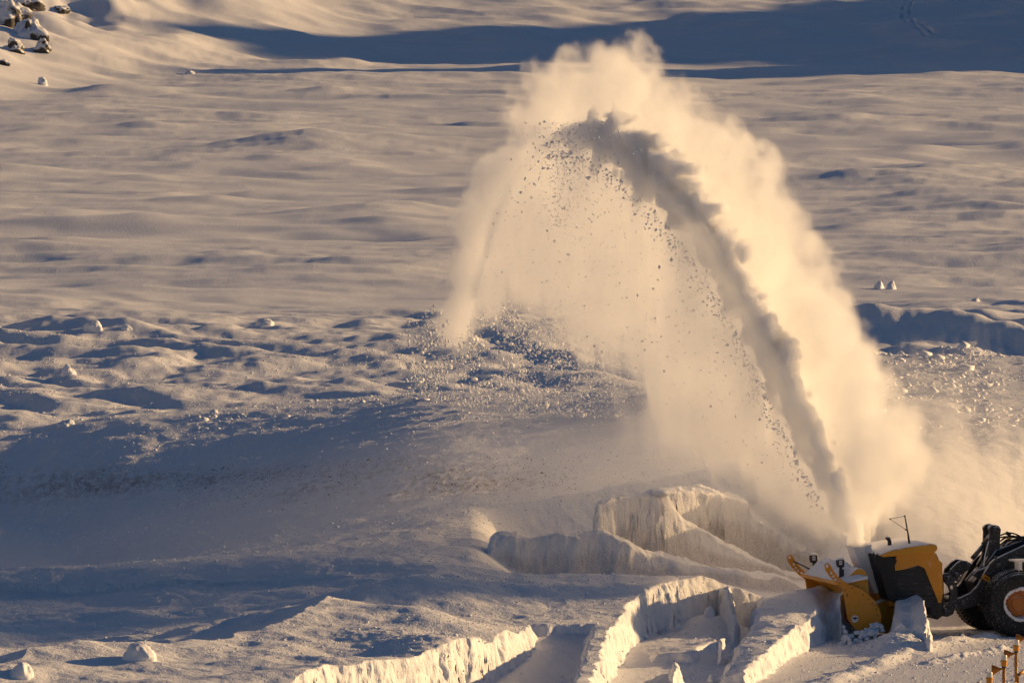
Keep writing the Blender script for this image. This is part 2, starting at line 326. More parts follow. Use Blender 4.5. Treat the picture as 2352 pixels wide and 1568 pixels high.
# ------------------------------------------------------------ terrain sheet
def build_terrain():
    ys = [5, 40, 80, 120, 150, 175, 195, 208, 215]
    yy = 219.0
    while yy < 224: ys.append(yy); yy += 0.15
    while yy < 266.0: ys.append(yy); yy += 0.032
    while yy < 300: ys.append(yy); yy += 0.10
    while yy < 1000: ys.append(yy); yy += min(0.62 * yy * yy / 2.19e5, 0.9) if not 742 < yy < 800 else 0.30
    while yy < 9000: ys.append(yy); yy *= 1.02
    ys.append(15000)
    ys = np.array(ys, np.float64)
    c = np.linspace(-1.22, 1.22, 1180)
    e = np.array([1.24, 1.3, 1.4, 1.5, 1.6, 1.75, 1.9, 2.1, 2.3, 2.6, 3, 3.5, 4, 4.6, 5.3, 6, 7, 8, 10, 14, 20, 40])
    us = np.concatenate([-e[::-1], c, e]) * 1176.0 / FOC
    nr, ncol = len(ys), len(us)
    X = (ys[:, None] * us[None, :]); Y = np.repeat(ys[:, None], ncol, 1)
    # let far side columns spread at least as wide near the camera
    z = np.zeros((nr, ncol), np.float32); dirt = np.zeros((nr, ncol), np.float32)
    step = 200
    for a in range(0, nr, step):
        b = min(nr, a + step)
        x_, y_ = X[a:b], Y[a:b]
        zz, deb = terrain_z(x_, y_)
        dd = np.zeros_like(zz)
        if ys[a] < 300:
            zz, dd, band = near_cuts(x_.astype(np.float32), y_.astype(np.float32), zz)
            zz = zz + band * 0.02 * fbm2(x_ / 0.2, y_ / 0.3, 271, 2)
        z[a:b] = zz; dirt[a:b] = dd
    co = np.stack([X, Y, z], -1).astype(np.float32)
    # rough up the cut walls: push steep places sideways with 3-D noise
    gy = np.gradient(z, axis=0) / np.gradient(Y, axis=0); gx = np.gradient(z, axis=1) / np.gradient(X, axis=1)
    st = sstep(0.8, 2.5, np.hypot(gx, gy)) * (Y < 266)
    m = st > 0.01
    if m.any():
        px, py, pz = co[m].T
        k = st[m] * np.where(py > 253.5, 0.05, 0.065)
        co[m, 0] += k * fbm3(px / .22, py / .22, pz / .20, 281, 4); co[m, 1] += k * fbm3(px / .22, py / .22, pz / .20, 291, 4)
    idx = np.arange(nr * ncol).reshape(nr, ncol)
    f = np.stack([idx[:-1, :-1], idx[:-1, 1:], idx[1:, 1:], idx[1:, :-1]], -1).reshape(-1, 4)
    o = np_mesh("snow_ground", co.reshape(-1, 3), f, SNOW)
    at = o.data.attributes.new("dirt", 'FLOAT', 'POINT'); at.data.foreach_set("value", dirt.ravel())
    tag(o, kind="structure", label="snow covered ground with drifts and cut banks", cat="ground")
    return o, ys, us, z
ground, G_YS, G_US, G_Z = build_terrain()
def ground_z(x, y):
    """height of the built sheet under a point (bilinear)"""
    x = np.atleast_1d(np.asarray(x, float)); y = np.atleast_1d(np.asarray(y, float)); u = x / y
    i = np.clip(np.searchsorted(G_YS, y) - 1, 0, len(G_YS) - 2); j = np.clip(np.searchsorted(G_US, u) - 1, 0, len(G_US) - 2)
    a = np.clip((y - G_YS[i]) / (G_YS[i + 1] - G_YS[i]), 0, 1); b = np.clip((u - G_US[j]) / (G_US[j + 1] - G_US[j]), 0, 1)
    return (G_Z[i, j] * (1 - a) + G_Z[i + 1, j] * a) * (1 - b) + (G_Z[i, j + 1] * (1 - a) + G_Z[i + 1, j + 1] * a) * b
# ------------------------------------------------------------ blown snow: powder cloud (volume grid)
YREF = 253.0
def P2(px, py):                      # photo point on the reference depth of the plume -> world x, z
    return at_y(px, py, YREF)
JET = [(1978, 1264, .27), (1958, 1215, .34), (1925, 1150, .40), (1880, 1050, .50), (1830, 930, .57), (1785, 830, .61), (1730, 715, .62), (1668, 600, .68),
       (1605, 500, .74), (1530, 410, .80), (1450, 345, .85), (1370, 310, .85), (1300, 312, .75), (1240, 345, .65), (1185, 420, .5), (1130, 540, .4), (1095, 680, .3)]
def plume_depth(x):                  # the jet is thrown to the left and away from the camera
    return 250.6 + 2.2 * np.clip(8.75 - x, 0, 12)
def build_plume():
    lo = np.array([-3.2, 247.0, 0.6]); hi = np.array([17.2, 291.0, 15.6])
    nx, ny, nz = 340, 180, 255
    xs = np.linspace(lo[0], hi[0], nx).astype(np.float32); ys = np.linspace(lo[1], hi[1], ny).astype(np.float32); zs = np.linspace(lo[2], hi[2], nz).astype(np.float32)
    # 2-D maps in the x-z plane -------------------------------------------------
    X, Z = np.meshgrid(xs, zs, indexing='ij')
    # perspective of the tilted plume: a point at depth d appears at the reference plane scaled about the camera
    k = YREF / plume_depth(X); XR = X * k; ZR = CAM_H + (Z - CAM_H) * k
    jet = [P2(a, b) for a, b, r in JET]; jr = np.array([r for *_, r in JET])
    jd, jt, js = line_d(XR, ZR, jet); rad = np.interp(jt, np.arange(len(jr)), jr)
    outer = [P2(*p) for p in [(1990, 1262), (2075, 1160), (2150, 1090), (2120, 1000), (2075, 900), (2025, 800), (1965, 705), (1935, 620), (1880, 545), (1840, 470), (1835, 420), (1800, 380),
             (1735, 330), (1670, 265), (1595, 205), (1540, 155), (1470, 100), (1410, 95), (1340, 118), (1280, 140), (1205, 160), (1170, 215), (1150, 310), (1090, 400), (1045, 500),
             (1018, 600), (1008, 700), (985, 850), (985, 1000), (1300, 1120), (1700, 1200), (1930, 1262)]]
    n2 = fbm2(XR / 0.9, ZR / 0.9, 301, 4); n2b = fbm2(XR / 0.35, ZR / 0.35, 307, 3)
    so = poly_sd(XR, ZR, outer)
    streak = fbm2(XR / 0.32 + 0.10 * ZR, ZR / 3.2, 311, 3)
    along = fbm2((XR * .85 + ZR * .5) / 0.5, (ZR * .85 - XR * .5) / 1.6, 317, 4)
    edge = sstep(-0.15, 0.75, so + 0.24 * n2 + 0.12 * n2b)
    # left of the jet and below its arch: the falling curtain.  right of it: the veil
    right = js < 0
    yb = [(940, 760), (1000, 800), (1060, 765), (1120, 705), (1200, 692), (1265, 722), (1330, 800), (1400, 835), (1480, 860), (1505, 950), (1580, 1000), (1680, 1050), (1780, 1150), (1880, 1240), (1980, 1268), (2300, 1500)]
    bx = [P2(a, 0)[0] for a, b in yb]; bz = [P2(1176, b)[1] for a, b in yb]
    zb = np.interp(XR, bx, bz)
    fade = sstep(-0.75, 0.95, ZR - zb + 0.22 * streak + 0.30 * n2)
    fade_r = sstep(1.2, 3.2, ZR)
    big = fbm2(XR / 1.6, ZR / 4.0, 313, 3)
    fine = fbm2(XR / 0.14 + 0.12 * ZR, ZR / 2.4, 319, 2)
    curtain = (1.6 + 0.55 * streak + 0.40 * fine + 0.30 * n2 + 0.55 * big) * fade * edge
    lowright = sstep(P2(1500, 0)[0], P2(1620, 0)[0], XR) * sstep(P2(0, 1300)[1], P2(0, 900)[1], ZR)
    curtain = curtain * (1 + 1.6 * lowright)
    # bright skirt where the jet leaves the chute
    base_cut = sstep(1.3, 2.3, Z - 0.35 * np.clip(XR - 9.2, 0, 3))
    veil = np.clip(1.0 + 1.5 * np.exp(-jd / 0.9) + 0.35 * along + 0.22 * n2, 0.05, 4) * edge * base_cut * (1 - sstep(11.5, 13.6, jt) * (1 - fade))
    sig = np.where(right, veil, np.clip(curtain, 0, 3))
    # roof of the arch: veil everywhere above the jet
    rt = sstep(-0.3, 0.3, np.where(right, jd, -jd))
    dep_w = 6.0 + (1.25 - 0.25 * sstep(7.5, 4, Z) - 6.0) * rt + 0.25 * n2
    cen = plume_depth(X) + 4.5 + (2.7 - 1.15 * sstep(7.5, 4, Z) - 4.5) * rt + 0.5 * fbm2(XR / 2.0, ZR / 2.0, 331, 2) + 0.25 * np.clip(Z - 6, 0, 9) * rt
    sig = sig * np.where(right, 1.0, 1.5 / dep_w)
    # 3-D density ---------------------------------------------------------------
    D = np.zeros((nx, ny, nz), np.float32)
    jc = plume_depth(X)
    for a in range(0, nx, 20):
        b = min(nx, a + 20)
        x3, y3, z3 = np.meshgrid(xs[a:b], ys, zs, indexing='ij')
        e = lambda m: m[a:b, None, :]
        prof = np.exp(-((y3 - e(cen)) / e(dep_w)) ** 2)
        w = fbm3(x3 / 0.9, y3 / 2.6, z3 / 1.2, 341, 4, 0.55)
        d = e(sig) * prof * np.clip(1.0 + 0.75 * w, 0.02, 3)
        # the dense jet: billowing lumps, crisp on its inner side
        r3 = np.sqrt(e(jd) ** 2 + ((y3 - e(jc)) * 0.5) ** 2)
        bl = np.abs(vnoise3(x3 / 0.55, y3 / 0.9, z3 / 0.55, 351)) + 0.62 * np.abs(vnoise3(x3 / 0.30, y3 / 0.7, z3 / 0.30, 357)) + 0.35 * np.abs(vnoise3(x3 / 0.18, y3 / 0.5, z3 / 0.16, 359))
        endf = 1 - sstep(10.3, 12.6, e(jt))
        core = sstep(0.0, 0.10, e(rad) * (0.36 + 0.66 * bl) * (0.4 + 0.6 * endf) - r3)
        d = d * (1 - (1 - sstep(2.3, 2.9, z3)) * (1 - sstep(252.3, 253.4, y3)))
        d = d + 14.0 * core * sstep(2.12, 2.25, z3) * (0.15 + 0.85 * endf)
        # drifting powder low down behind the machine
        st = np.clip(1 + 0.55 * e(streak) + 0.5 * w, 0.1, 3)
        yb_ = y3 - 0.10 * (x3 - 10)
        h = np.exp(-(np.maximum(z3 - 1.6, 0) / (2.6 + 0.7 * e(streak))) ** 2) * sstep(8.3, 10.2, x3) * (1 - 0.62 * sstep(11.5, 15.5, x3)) * sstep(253.2, 255.6, yb_) * (1 - sstep(259, 266, y3))
        d = d + 0.15 * h * st
        h2 = np.exp(-((z3 - 2.0) / 3.6) ** 2) * sstep(8.8, 10.3, x3) * (1 - sstep(11.2, 15.5, x3)) * sstep(252.8, 254.5, y3) * (1 - sstep(257, 261, y3))
        d = d + 0.07 * h2 * st
        xl = x3 * 275.0 / y3                      # falling powder reaching the ground beyond the cut bank
        sk = sstep(3.0, 5.2, xl + 0.6 * e(n2) + 0.5 * w + 0.25 * np.clip(z3 - 3, 0, 3)) * (1 - sstep(8.6, 9.8, xl)) * np.exp(-np.maximum(z3 - 3.0 - 0.32 * (xl - 3.5), 0) ** 2 / 3.2) * sstep(263.5, 267.5, y3) * (1 - sstep(282, 290.5, y3))
        d = d + 0.20 * sk * st
        bx0 = np.minimum(np.minimum(x3 - lo[0], hi[0] - x3), np.minimum(hi[2] - z3, np.minimum(y3 - lo[1], hi[1] - y3)))
        D[a:b] = d * sstep(0, 0.5, bx0)
    D[D < 0.012] = 0
    # one vertex per voxel carries the density; geometry nodes turn it into a fog volume
    me = bpy.data.meshes.new("snow_plume"); n = nx * ny * nz
    me.vertices.add(n)
    at = me.attributes.new("fog", 'FLOAT', 'POINT'); at.data.foreach_set("value", np.ascontiguousarray(D.ravel()))
    ob = link(bpy.data.objects.new("snow_plume", me))
    m = bpy.data.materials.new("snow_powder"); m.use_nodes = True; nt = m.node_tree; nt.nodes.clear()
    out = nt.nodes.new("ShaderNodeOutputMaterial"); vs = nt.nodes.new("ShaderNodeVolumeScatter"); an = nt.nodes.new("ShaderNodeAttribute")
    an.attribute_name = "density"; vs.inputs["Color"].default_value = (0.999, 0.999, 0.999, 1); vs.inputs["Anisotropy"].default_value = 0.3
    nt.links.new(an.outputs["Fac"], vs.inputs["Density"]); nt.links.new(vs.outputs[0], out.inputs["Volume"])
    me.materials.append(m)
    g = bpy.data.node_groups.new("powder_volume", 'GeometryNodeTree')
    g.interface.new_socket("Geometry", in_out='INPUT', socket_type='NodeSocketGeometry')
    g.interface.new_socket("Geometry", in_out='OUTPUT', socket_type='NodeSocketGeometry')
    gi = g.nodes.new("NodeGroupInput"); go = g.nodes.new("NodeGroupOutput"); L = g.links.new
    vc = g.nodes.new("GeometryNodeVolumeCube")
    vc.inputs["Min"].default_value = lo; vc.inputs["Max"].default_value = hi
    for nm, v in zip(("Resolution X", "Resolution Y", "Resolution Z"), (nx, ny, nz)): vc.inputs[nm].default_value = v
    pos = g.nodes.new("GeometryNodeInputPosition"); sep = g.nodes.new("ShaderNodeSeparateXYZ"); L(pos.outputs[0], sep.inputs[0])
    def M(op, a, b):
        nd = g.nodes.new("ShaderNodeMath"); nd.operation = op
        for s, v in zip(nd.inputs, (a, b)):
            if hasattr(v, "links"): L(v, s)
            elif v is not None: s.default_value = v
        return nd.outputs[0]
    idx = []
    for c, (l, h_, r) in enumerate(zip(lo, hi, (nx, ny, nz))):
        t = M('MULTIPLY', M('SUBTRACT', sep.outputs[c], float(l)), float((r - 1) / (h_ - l)))
        idx.append(M('MINIMUM', M('MAXIMUM', M('ROUND', t, None), 0.0), float(r - 1)))
    # index = (ix * ny + iy) * nz + iz in whole numbers
    def I(op, a, b):
        nd = g.nodes.new("FunctionNodeIntegerMath"); nd.operation = op
        for s, v in zip(nd.inputs, (a, b)):
            if hasattr(v, "links"): L(v, s)
            else: s.default_value = v
        return nd.outputs[0]
    ti = []
    for v in idx:
        nd = g.nodes.new("FunctionNodeFloatToInt"); L(v, nd.inputs[0]); ti.append(nd.outputs[0])
    index = I('ADD', I('MULTIPLY', I('ADD', I('MULTIPLY', ti[0], ny), ti[1]), nz), ti[2])
    na = g.nodes.new("GeometryNodeInputNamedAttribute"); na.data_type = 'FLOAT'; na.inputs["Name"].default_value = "fog"
    si = g.nodes.new("GeometryNodeSampleIndex"); si.data_type = 'FLOAT'; si.domain = 'POINT'
    L(gi.outputs[0], si.inputs["Geometry"]); L(na.outputs["Attribute"], si.inputs["Value"]); L(index, si.inputs["Index"])
    L(si.outputs[0], vc.inputs["Density"])
    sm = g.nodes.new("GeometryNodeSetMaterial"); sm.inputs["Material"].default_value = m
    L(vc.outputs[0], sm.inputs["Geometry"]); L(sm.outputs[0], go.inputs[0])
    md = ob.modifiers.new("powder", 'NODES'); md.node_group = g
    tag(ob, kind="stuff", label="tall arching plume of fine powder snow thrown by the blower", cat="snow plume")
    return D, xs, ys, zs
FOG, FX, FY, FZ = build_plume()
# ------------------------------------------------------------ vehicle materials
def paint(name, col, rough=0.45, frost=0.5, metal=0.0, speck=0.0, wear=None):
    """painted or bare metal, dusted with snow on what faces up"""
    m, nt, p = new_mat(name); L = nt.links.new
    p.inputs["Roughness"].default_value = rough; p.inputs["Metallic"].default_value = metal
    geo = N(nt, "ShaderNodeNewGeometry"); tc = N(nt, "ShaderNodeTexCoord")
    sx = N(nt, "ShaderNodeSeparateXYZ"); L(geo.outputs["Normal"], sx.inputs[0])
    n1 = N(nt, "ShaderNodeTexNoise", Scale=5.0, Detail=6.0, Roughness=0.7); L(geo.outputs["Position"], n1.inputs["Vector"])
    n2 = N(nt, "ShaderNodeTexNoise", Scale=60.0, Detail=2.0); L(geo.outputs["Position"], n2.inputs["Vector"])
    # up-facing part * noise
    up = N(nt, "ShaderNodeMapRange"); up.inputs[1].default_value = 0.15; up.inputs[2].default_value = 0.9; L(sx.outputs[2], up.inputs[0])
    a = N(nt, "ShaderNodeMath", operation='MULTIPLY_ADD'); L(up.outputs[0], a.inputs[0]); a.inputs[1].default_value = frost; L(n1.outputs["Fac"], a.inputs[2])
    r = N(nt, "ShaderNodeMapRange"); r.inputs[1].default_value = 0.62; r.inputs[2].default_value = 0.95; L(a.outputs[0], r.inputs[0])
    sp = N(nt, "ShaderNodeMapRange"); sp.inputs[1].default_value = 0.70 - speck * 0.1; sp.inputs[2].default_value = 0.74; sp.inputs[4].default_value = min(1, speck * 2); L(n2.outputs["Fac"], sp.inputs[0])
    mx = N(nt, "ShaderNodeMath", operation='MAXIMUM'); L(r.outputs[0], mx.inputs[0]); L(sp.outputs[0], mx.inputs[1])
    mix = N(nt, "ShaderNodeMix", data_type='RGBA'); L(mx.outputs[0], mix.inputs["Factor"])
    cv = N(nt, "ShaderNodeMix", data_type='RGBA'); L(n1.outputs["Fac"], cv.inputs["Factor"])
    cv.inputs["A"].default_value = (*[c * 0.82 for c in col], 1); cv.inputs["B"].default_value = (*[min(1, c * 1.12) for c in col], 1)
    L(cv.outputs["Result"], mix.inputs["A"]); mix.inputs["B"].default_value = (0.84, 0.84, 0.87, 1)
    L(mix.outputs["Result"], p.inputs["Base Color"])
    rr = N(nt, "ShaderNodeMapRange"); rr.inputs[3].default_value = rough; rr.inputs[4].default_value = 0.8; L(mx.outputs[0], rr.inputs[0]); L(rr.outputs[0], p.inputs["Roughness"])
    if metal:
        mm = N(nt, "ShaderNodeMath", operation='SUBTRACT'); mm.inputs[0].default_value = metal; L(mx.outputs[0], mm.inputs[1]); mm.use_clamp = True; L(mm.outputs[0], p.inputs["Metallic"])
    b = N(nt, "ShaderNodeBump", Strength=0.15, Distance=0.01); L(n1.outputs["Fac"], b.inputs["Height"]); L(b.outputs[0], p.inputs["Normal"])
    return m
YEL = paint("yellow_paint", (0.72, 0.285, 0.008), 0.4, 0.36, speck=0.5)
YELF = paint("frosted_yellow_paint", (0.70, 0.31, 0.014), 0.45, 0.62, speck=0.2)
BLK = paint("black_paint", (0.013, 0.013, 0.015), 0.5, 0.38, speck=0.25)
DRK = paint("dark_frosted_steel", (0.028, 0.026, 0.028), 0.55, 0.50, speck=0.6)
GRY = paint("frosted_grey_metal", (0.84, 0.81, 0.80), 0.55, 0.60, speck=0.8)
RUB = paint("tyre_rubber", (0.012, 0.012, 0.013), 0.75, 0.30, speck=0.45)
FLAP = paint("black_rubber", (0.018, 0.017, 0.017), 0.7, 0.15)
RIM = paint("orange_rim_paint", (0.52, 0.17, 0.022), 0.5, 0.50, speck=0.4)
RED = paint("red_auger_paint", (0.22, 0.012, 0.012), 0.5, 0.25)
STEEL = paint("pin_steel", (0.10, 0.10, 0.11), 0.35, 0.35, metal=0.7)
WHT, _, _p = new_mat("white_sticker"); _p.inputs["Base Color"].default_value = (0.8, 0.78, 0.78, 1)
MRK, _, _p = new_mat("dark_red_mark"); _p.inputs["Base Color"].default_value = (0.16, 0.012, 0.03, 1)
GLS, _nt, _p = new_mat("cab_glass"); _p.inputs["Base Color"].default_value = (0.02, 0.025, 0.03, 1); _p.inputs["Roughness"].default_value = 0.06

# ------------------------------------------------------------ machine frame of reference
YAW = R(17.6); CY_, SY_ = math.cos(YAW), math.sin(YAW); OX, OY = 12.35, 251.9
ROT = Matrix(((-CY_, SY_, 0, OX), (-SY_, -CY_, 0, OY), (0, 0, 1, 0), (0, 0, 0, 1)))      # local X forward, Y to the machine's left
def loc(px, py, Y):
    d = ray(px, py); q = d[0] / d[1]
    X = (OX + SY_ * Y - q * (OY - CY_ * Y)) / (CY_ - SY_ * q)
    wy = OY - SY_ * X - CY_ * Y
    return X, CAM_H + d[2] / d[1] * wy
def zc(p, Y): return loc(1780.1 + .26776 * p[0], 1148.4 + .26776 * p[1], Y)         # first study crop
def cc(p, Y): return zc((p[0] * .5471, 386 + p[1] * .5471), Y)                       # closer crop of the blower
def root(name, label, cat, group=None, mat=None):
    e = link(bpy.data.objects.new(name, None)); e.empty_display_size = 0.3
    if mat is not None: e.matrix_world = mat
    return tag(e, label, cat, group)
def finish(name, bm, mat, parent, bevel=0.0, smooth=False, seg=2):
    bmesh.ops.recalc_face_normals(bm, faces=bm.faces[:])
    me = bpy.data.meshes.new(name); bm.to_mesh(me); bm.free(); me.materials.append(mat)
    if smooth: me.polygons.foreach_set("use_smooth", [True] * len(me.polygons))
    o = link(bpy.data.objects.new(name, me), parent)
    if bevel:
        b = o.modifiers.new("edge", 'BEVEL'); b.width = bevel; b.segments = seg; b.limit_method = 'ANGLE'; b.angle_limit = R(35)
        b.harden_normals = False
    return o
def plate_bm(pts, Y0, Y1, holes=(), bm=None):
    """flat outline (X,Z) with round holes, between two Y planes"""
    bm = bm or bmesh.new(); tmp = bmesh.new()
    def ring(pp):
        vs = [tmp.verts.new((a, 0, b)) for a, b in pp]
        for i in range(len(vs)): tmp.edges.new((vs[i], vs[(i + 1) % len(vs)]))
    ring(pts)
    for hx, hz, hr in holes: ring([(hx + hr * math.cos(t * math.pi / 8), hz + hr * math.sin(t * math.pi / 8)) for t in range(16)])
    bmesh.ops.triangle_fill(tmp, use_beauty=True, use_dissolve=False, edges=tmp.edges[:])
    tmp.verts.ensure_lookup_table(); tmp.verts.index_update()
    lo = [bm.verts.new((v.co.x, Y0, v.co.z)) for v in tmp.verts]; hi = [bm.verts.new((v.co.x, Y1, v.co.z)) for v in tmp.verts]
    for f in tmp.faces:
        ids = [v.index for v in f.verts]
        bm.faces.new([lo[i] for i in ids]); bm.faces.new([hi[i] for i in reversed(ids)])
    for e in tmp.edges:
        if len(e.link_faces) == 1:
            a, b = e.verts[0].index, e.verts[1].index; bm.faces.new((lo[a], lo[b], hi[b], hi[a]))
    tmp.free(); return bm
def plate(name, pts, Y0, Y1, mat, parent, holes=(), bevel=0.008, conv=zc, Yt=None):
    Yt = max(Y0, Y1) if Yt is None else Yt
    pp = [conv(p, Yt) for p in pts]
    hh = [(*conv((h[0], h[1]), Yt), h[2]) for h in holes]
    return finish(name, plate_bm(pp, Y0, Y1, hh), mat, parent, bevel)
def tube_bm(path, r, n=10, bm=None, cap=True):
    bm = bm or bmesh.new(); path = [Vector(p) for p in path]; rs = r if hasattr(r, "__len__") else [r] * len(path); rings = []
    for i, p in enumerate(path):
        t = (path[min(i + 1, len(path) - 1)] - path[max(i - 1, 0)]).normalized()
        a = t.orthogonal().normalized() if i == 0 else (a - t * a.dot(t)).normalized()
        b = t.cross(a)
        rings.append([bm.verts.new(p + (a * math.cos(k * 2 * math.pi / n) + b * math.sin(k * 2 * math.pi / n)) * rs[i]) for k in range(n)])
    for u, v in zip(rings, rings[1:]):
        for k in range(n): bm.faces.new((u[k], u[(k + 1) % n], v[(k + 1) % n], v[k]))
    if cap: bm.faces.new(rings[0][::-1]); bm.faces.new(rings[-1])
    return bm
def tube(name, path, r, mat, parent, n=10): return finish(name, tube_bm(path, r, n), mat, parent, smooth=True)
def box_bm(c, s, bm=None, rot=None):
    bm = bm or bmesh.new(); g = bmesh.ops.create_cube(bm, size=1.0)["verts"]
    for v in g:
        v.co = Vector((v.co.x * s[0], v.co.y * s[1], v.co.z * s[2]))
        if rot is not None: v.co = rot @ v.co
        v.co += Vector(c)
    return bm
def lathe_bm(profile, n, axis='Y', bm=None, c=(0, 0, 0), cap=True):
    """profile of (radius, offset along the axis)"""
    bm = bm or bmesh.new(); rings = []
    for r, h in profile:
        ring = []
        for k in range(n):
            t = 2 * math.pi * k / n; u, v = r * math.cos(t), r * math.sin(t)
            p = (u, h, v) if axis == 'Y' else (u, v, h)
            ring.append(bm.verts.new((p[0] + c[0], p[1] + c[1], p[2] + c[2])))
        rings.append(ring)
    for a, b in zip(rings, rings[1:]):
        for k in range(n): bm.faces.new((a[k], a[(k + 1) % n], b[(k + 1) % n], b[k]))
    if cap and profile[0][0] > 1e-4: bm.faces.new(rings[0][::-1])
    if cap and profile[-1][0] > 1e-4: bm.faces.new(rings[-1])
    bmesh.ops.remove_doubles(bm, verts=bm.verts[:], dist=1e-5)
    return bm
def p3(p, Y, conv=zc): X, Z = conv(p, Y); return (X, Y, Z)

# ------------------------------------------------------------ the snow blower
def build_blower():
    t = root("snow_blower", "yellow snow blower attachment with pale square chute and holed side arms", "snow blower", mat=ROT)
    HW = 1.42
    side = [(770, 312), (792, 285), (830, 276), (862, 300), (905, 380), (990, 488), (1060, 548), (1180, 618), (1370, 700), (1470, 780), (1560, 865), (1640, 1000), (1662, 1100), (1655, 1225),
            (1600, 1330), (1450, 1400), (1330, 1385), (1200, 1240), (1140, 1150), (1120, 1050), (1105, 930), (1092, 850), (1080, 790), (1060, 672), (962, 600), (860, 490), (790, 390)]
    hs = [(815, 322, .036), (880, 432, .032), (912, 487, .032), (948, 533, .032), (1001, 571, .033)]
    for Y in (HW, -HW):
        pp = [cc(p, HW) for p in side]; hh = [(*cc(h[:2], HW), h[2]) for h in hs]
        sp_ = finish("side_plate", plate_bm(pp, Y - .02, Y + .02, hh), YEL, t, 0.006)
        if Y > 0:
            X, Z = cc((1247, 1150), HW)
            em = finish("emblem", lathe_bm([(0, HW + .0235), (.092, HW + .0235), (.092, HW + .0265), (0, HW + .0265)], 32, c=(X, 0, Z)), WHT, sp_)
            mk = [(1206, 1132), (1236, 1126), (1250, 1114), (1264, 1126), (1294, 1136), (1290, 1149), (1260, 1150), (1248, 1172), (1236, 1150), (1212, 1146)]
            finish("emblem_mark", plate_bm([cc(p, HW) for p in mk], HW + .0275, HW + .0305), MRK, sp_)
            bb = bmesh.new()
            for bx, by in ((1088, 700), (1122, 790), (1160, 610), (1200, 668), (1410, 570), (1570, 940), (1520, 905), (1130, 760), (1110, 1020), (1585, 995), (1610, 1090), (1300, 640), (1375, 770), (1470, 840)):
                X, Z = cc((bx, by), HW); lathe_bm([(0, HW + .034), (.018, HW + .03), (.02, HW + .0205)], 8, bm=bb, c=(X, 0, Z))
            tag(finish("bolt_heads", bb, STEEL, sp_, smooth=False), kind="stuff")
    # strut on the far arm
    a = cc((880, 375), HW); b = cc((1130, 520), HW)
    tube("arm_brace", [(a[0], -HW, a[1]), (b[0], -HW + .25, b[1])], .022, BLK, t)
    # upper lip across the mouth
    X, Z = cc((1010, 612), HW); finish("top_lip", box_bm((X - .03, 0, Z + .02), (.16, 2 * HW - .05, .09)), YEL, t, .015)
    # drum casing behind the auger
    X0, Z0 = cc((1330, 1110), HW)
    prof = [(1120, 560), (1230, 470), (1340, 372), (1420, 372), (1484, 432), (1503, 482), (1516, 650), (1542, 830), (1628, 1000), (1645, 1150), (1580, 1290), (1440, 1350), (1330, 1350), (1400, 1250), (1440, 1120), (1420, 960), (1340, 800), (1220, 700), (1110, 640)]
    finish("drum_casing", plate_bm([cc(p, HW) for p in prof], -HW + .03, HW - .24), YELF, t, .03, seg=3)
    prof2 = [(1340, 1300), (1440, 1260), (1500, 1150), (1480, 980), (1400, 860), (1280, 760), (1120, 680), (1070, 650), (1060, 630), (1180, 640), (1370, 720), (1530, 860), (1625, 1010), (1640, 1150), (1575, 1290), (1440, 1370), (1345, 1360)]
    finish("mouth_lining", plate_bm([cc(p, HW) for p in prof2], HW - .24, HW - .025), YEL, t, .01)
    # red auger: shaft and ribbon flights
    bm = bmesh.new(); tube_bm([(X0 + .02, -HW + .03, Z0), (X0 + .02, HW - .03, Z0)], .07, 12, bm)
    for hand, ya, yb in ((1, -HW + .05, 0), (-1, 0, HW - .05)):
        n = 90; prev = None
        for i in range(n + 1):
            s = i / n; th = hand * s * 2 * math.pi * 2.5; y = ya + (yb - ya) * s
            q = [bm.verts.new((X0 + .02 + r * math.cos(th), y + d, Z0 + r * math.sin(th))) for r, d in ((.07, 0), (.27, 0), (.27, .02), (.07, .02))]
            if prev:
                for k in range(4): bm.faces.new((prev[k], prev[(k + 1) % 4], q[(k + 1) % 4], q[k]))
            prev = q
    finish("auger", bm, RED, t)
    # square chute: frosted upper duct, yellow throat
    C0, C1 = .36, -.22
    near = [(675, 404), (820, 381), (861, 520), (921, 680), (948, 780), (856, 800), (805, 690), (745, 590), (705, 500)]
    pp = [zc(p, C0) for p in near]
    def duct(pts, open_edges, name, mat):
        bm = bmesh.new(); A = [bm.verts.new((x, C1, z)) for x, z in pts]; B = [bm.verts.new((x, C0, z)) for x, z in pts]; n = len(pts)
        bm.faces.new(A); bm.faces.new(B[::-1])
        for i in range(n):
            if i not in open_edges: bm.faces.new((A[i], B[i], B[(i + 1) % n], A[(i + 1) % n]))
        o = finish(name, bm, mat, t); s = o.modifiers.new("sheet", 'SOLIDIFY'); s.thickness = .018; s.offset = -1
        bv = o.modifiers.new("edge", 'BEVEL'); bv.width = .006; bv.limit_method = 'ANGLE'; bv.angle_limit = R(50); return o
    ch = duct(pp, (0, 4), "chute", GRY)
    # stiffening rim and rib
    (xa, za), (xb, zb) = pp[0], pp[1]; bm = bmesh.new()
    for (p, q) in (((xa, C0 + .012, za - .012), (xb, C0 + .012, zb - .012)), ((xa, C1 - .012, za - .012), (xb, C1 - .012, zb - .012)), ((xa + .012, C0, za - .012), (xa + .012, C1, za - .012)), ((xb - .012, C0, zb - .012), (xb - .012, C1, zb - .012))):
        tube_bm([p, q], .022, 6, bm)
    finish("chute_rim", bm, GRY, ch)
    rib = [(752, 398), (768, 395), (820, 560), (872, 700), (892, 785), (876, 788), (852, 705), (802, 570)]
    finish("chute_rib", plate_bm([zc(p, C0) for p in rib], C0 + .004, C0 + .03), GRY, ch, .006)
    th = [(856, 800), (948, 780), (955, 850), (957, 915), (884, 938), (872, 860)]
    duct([zc(p, C0) for p in th], (0, 3), "chute_throat", YEL)
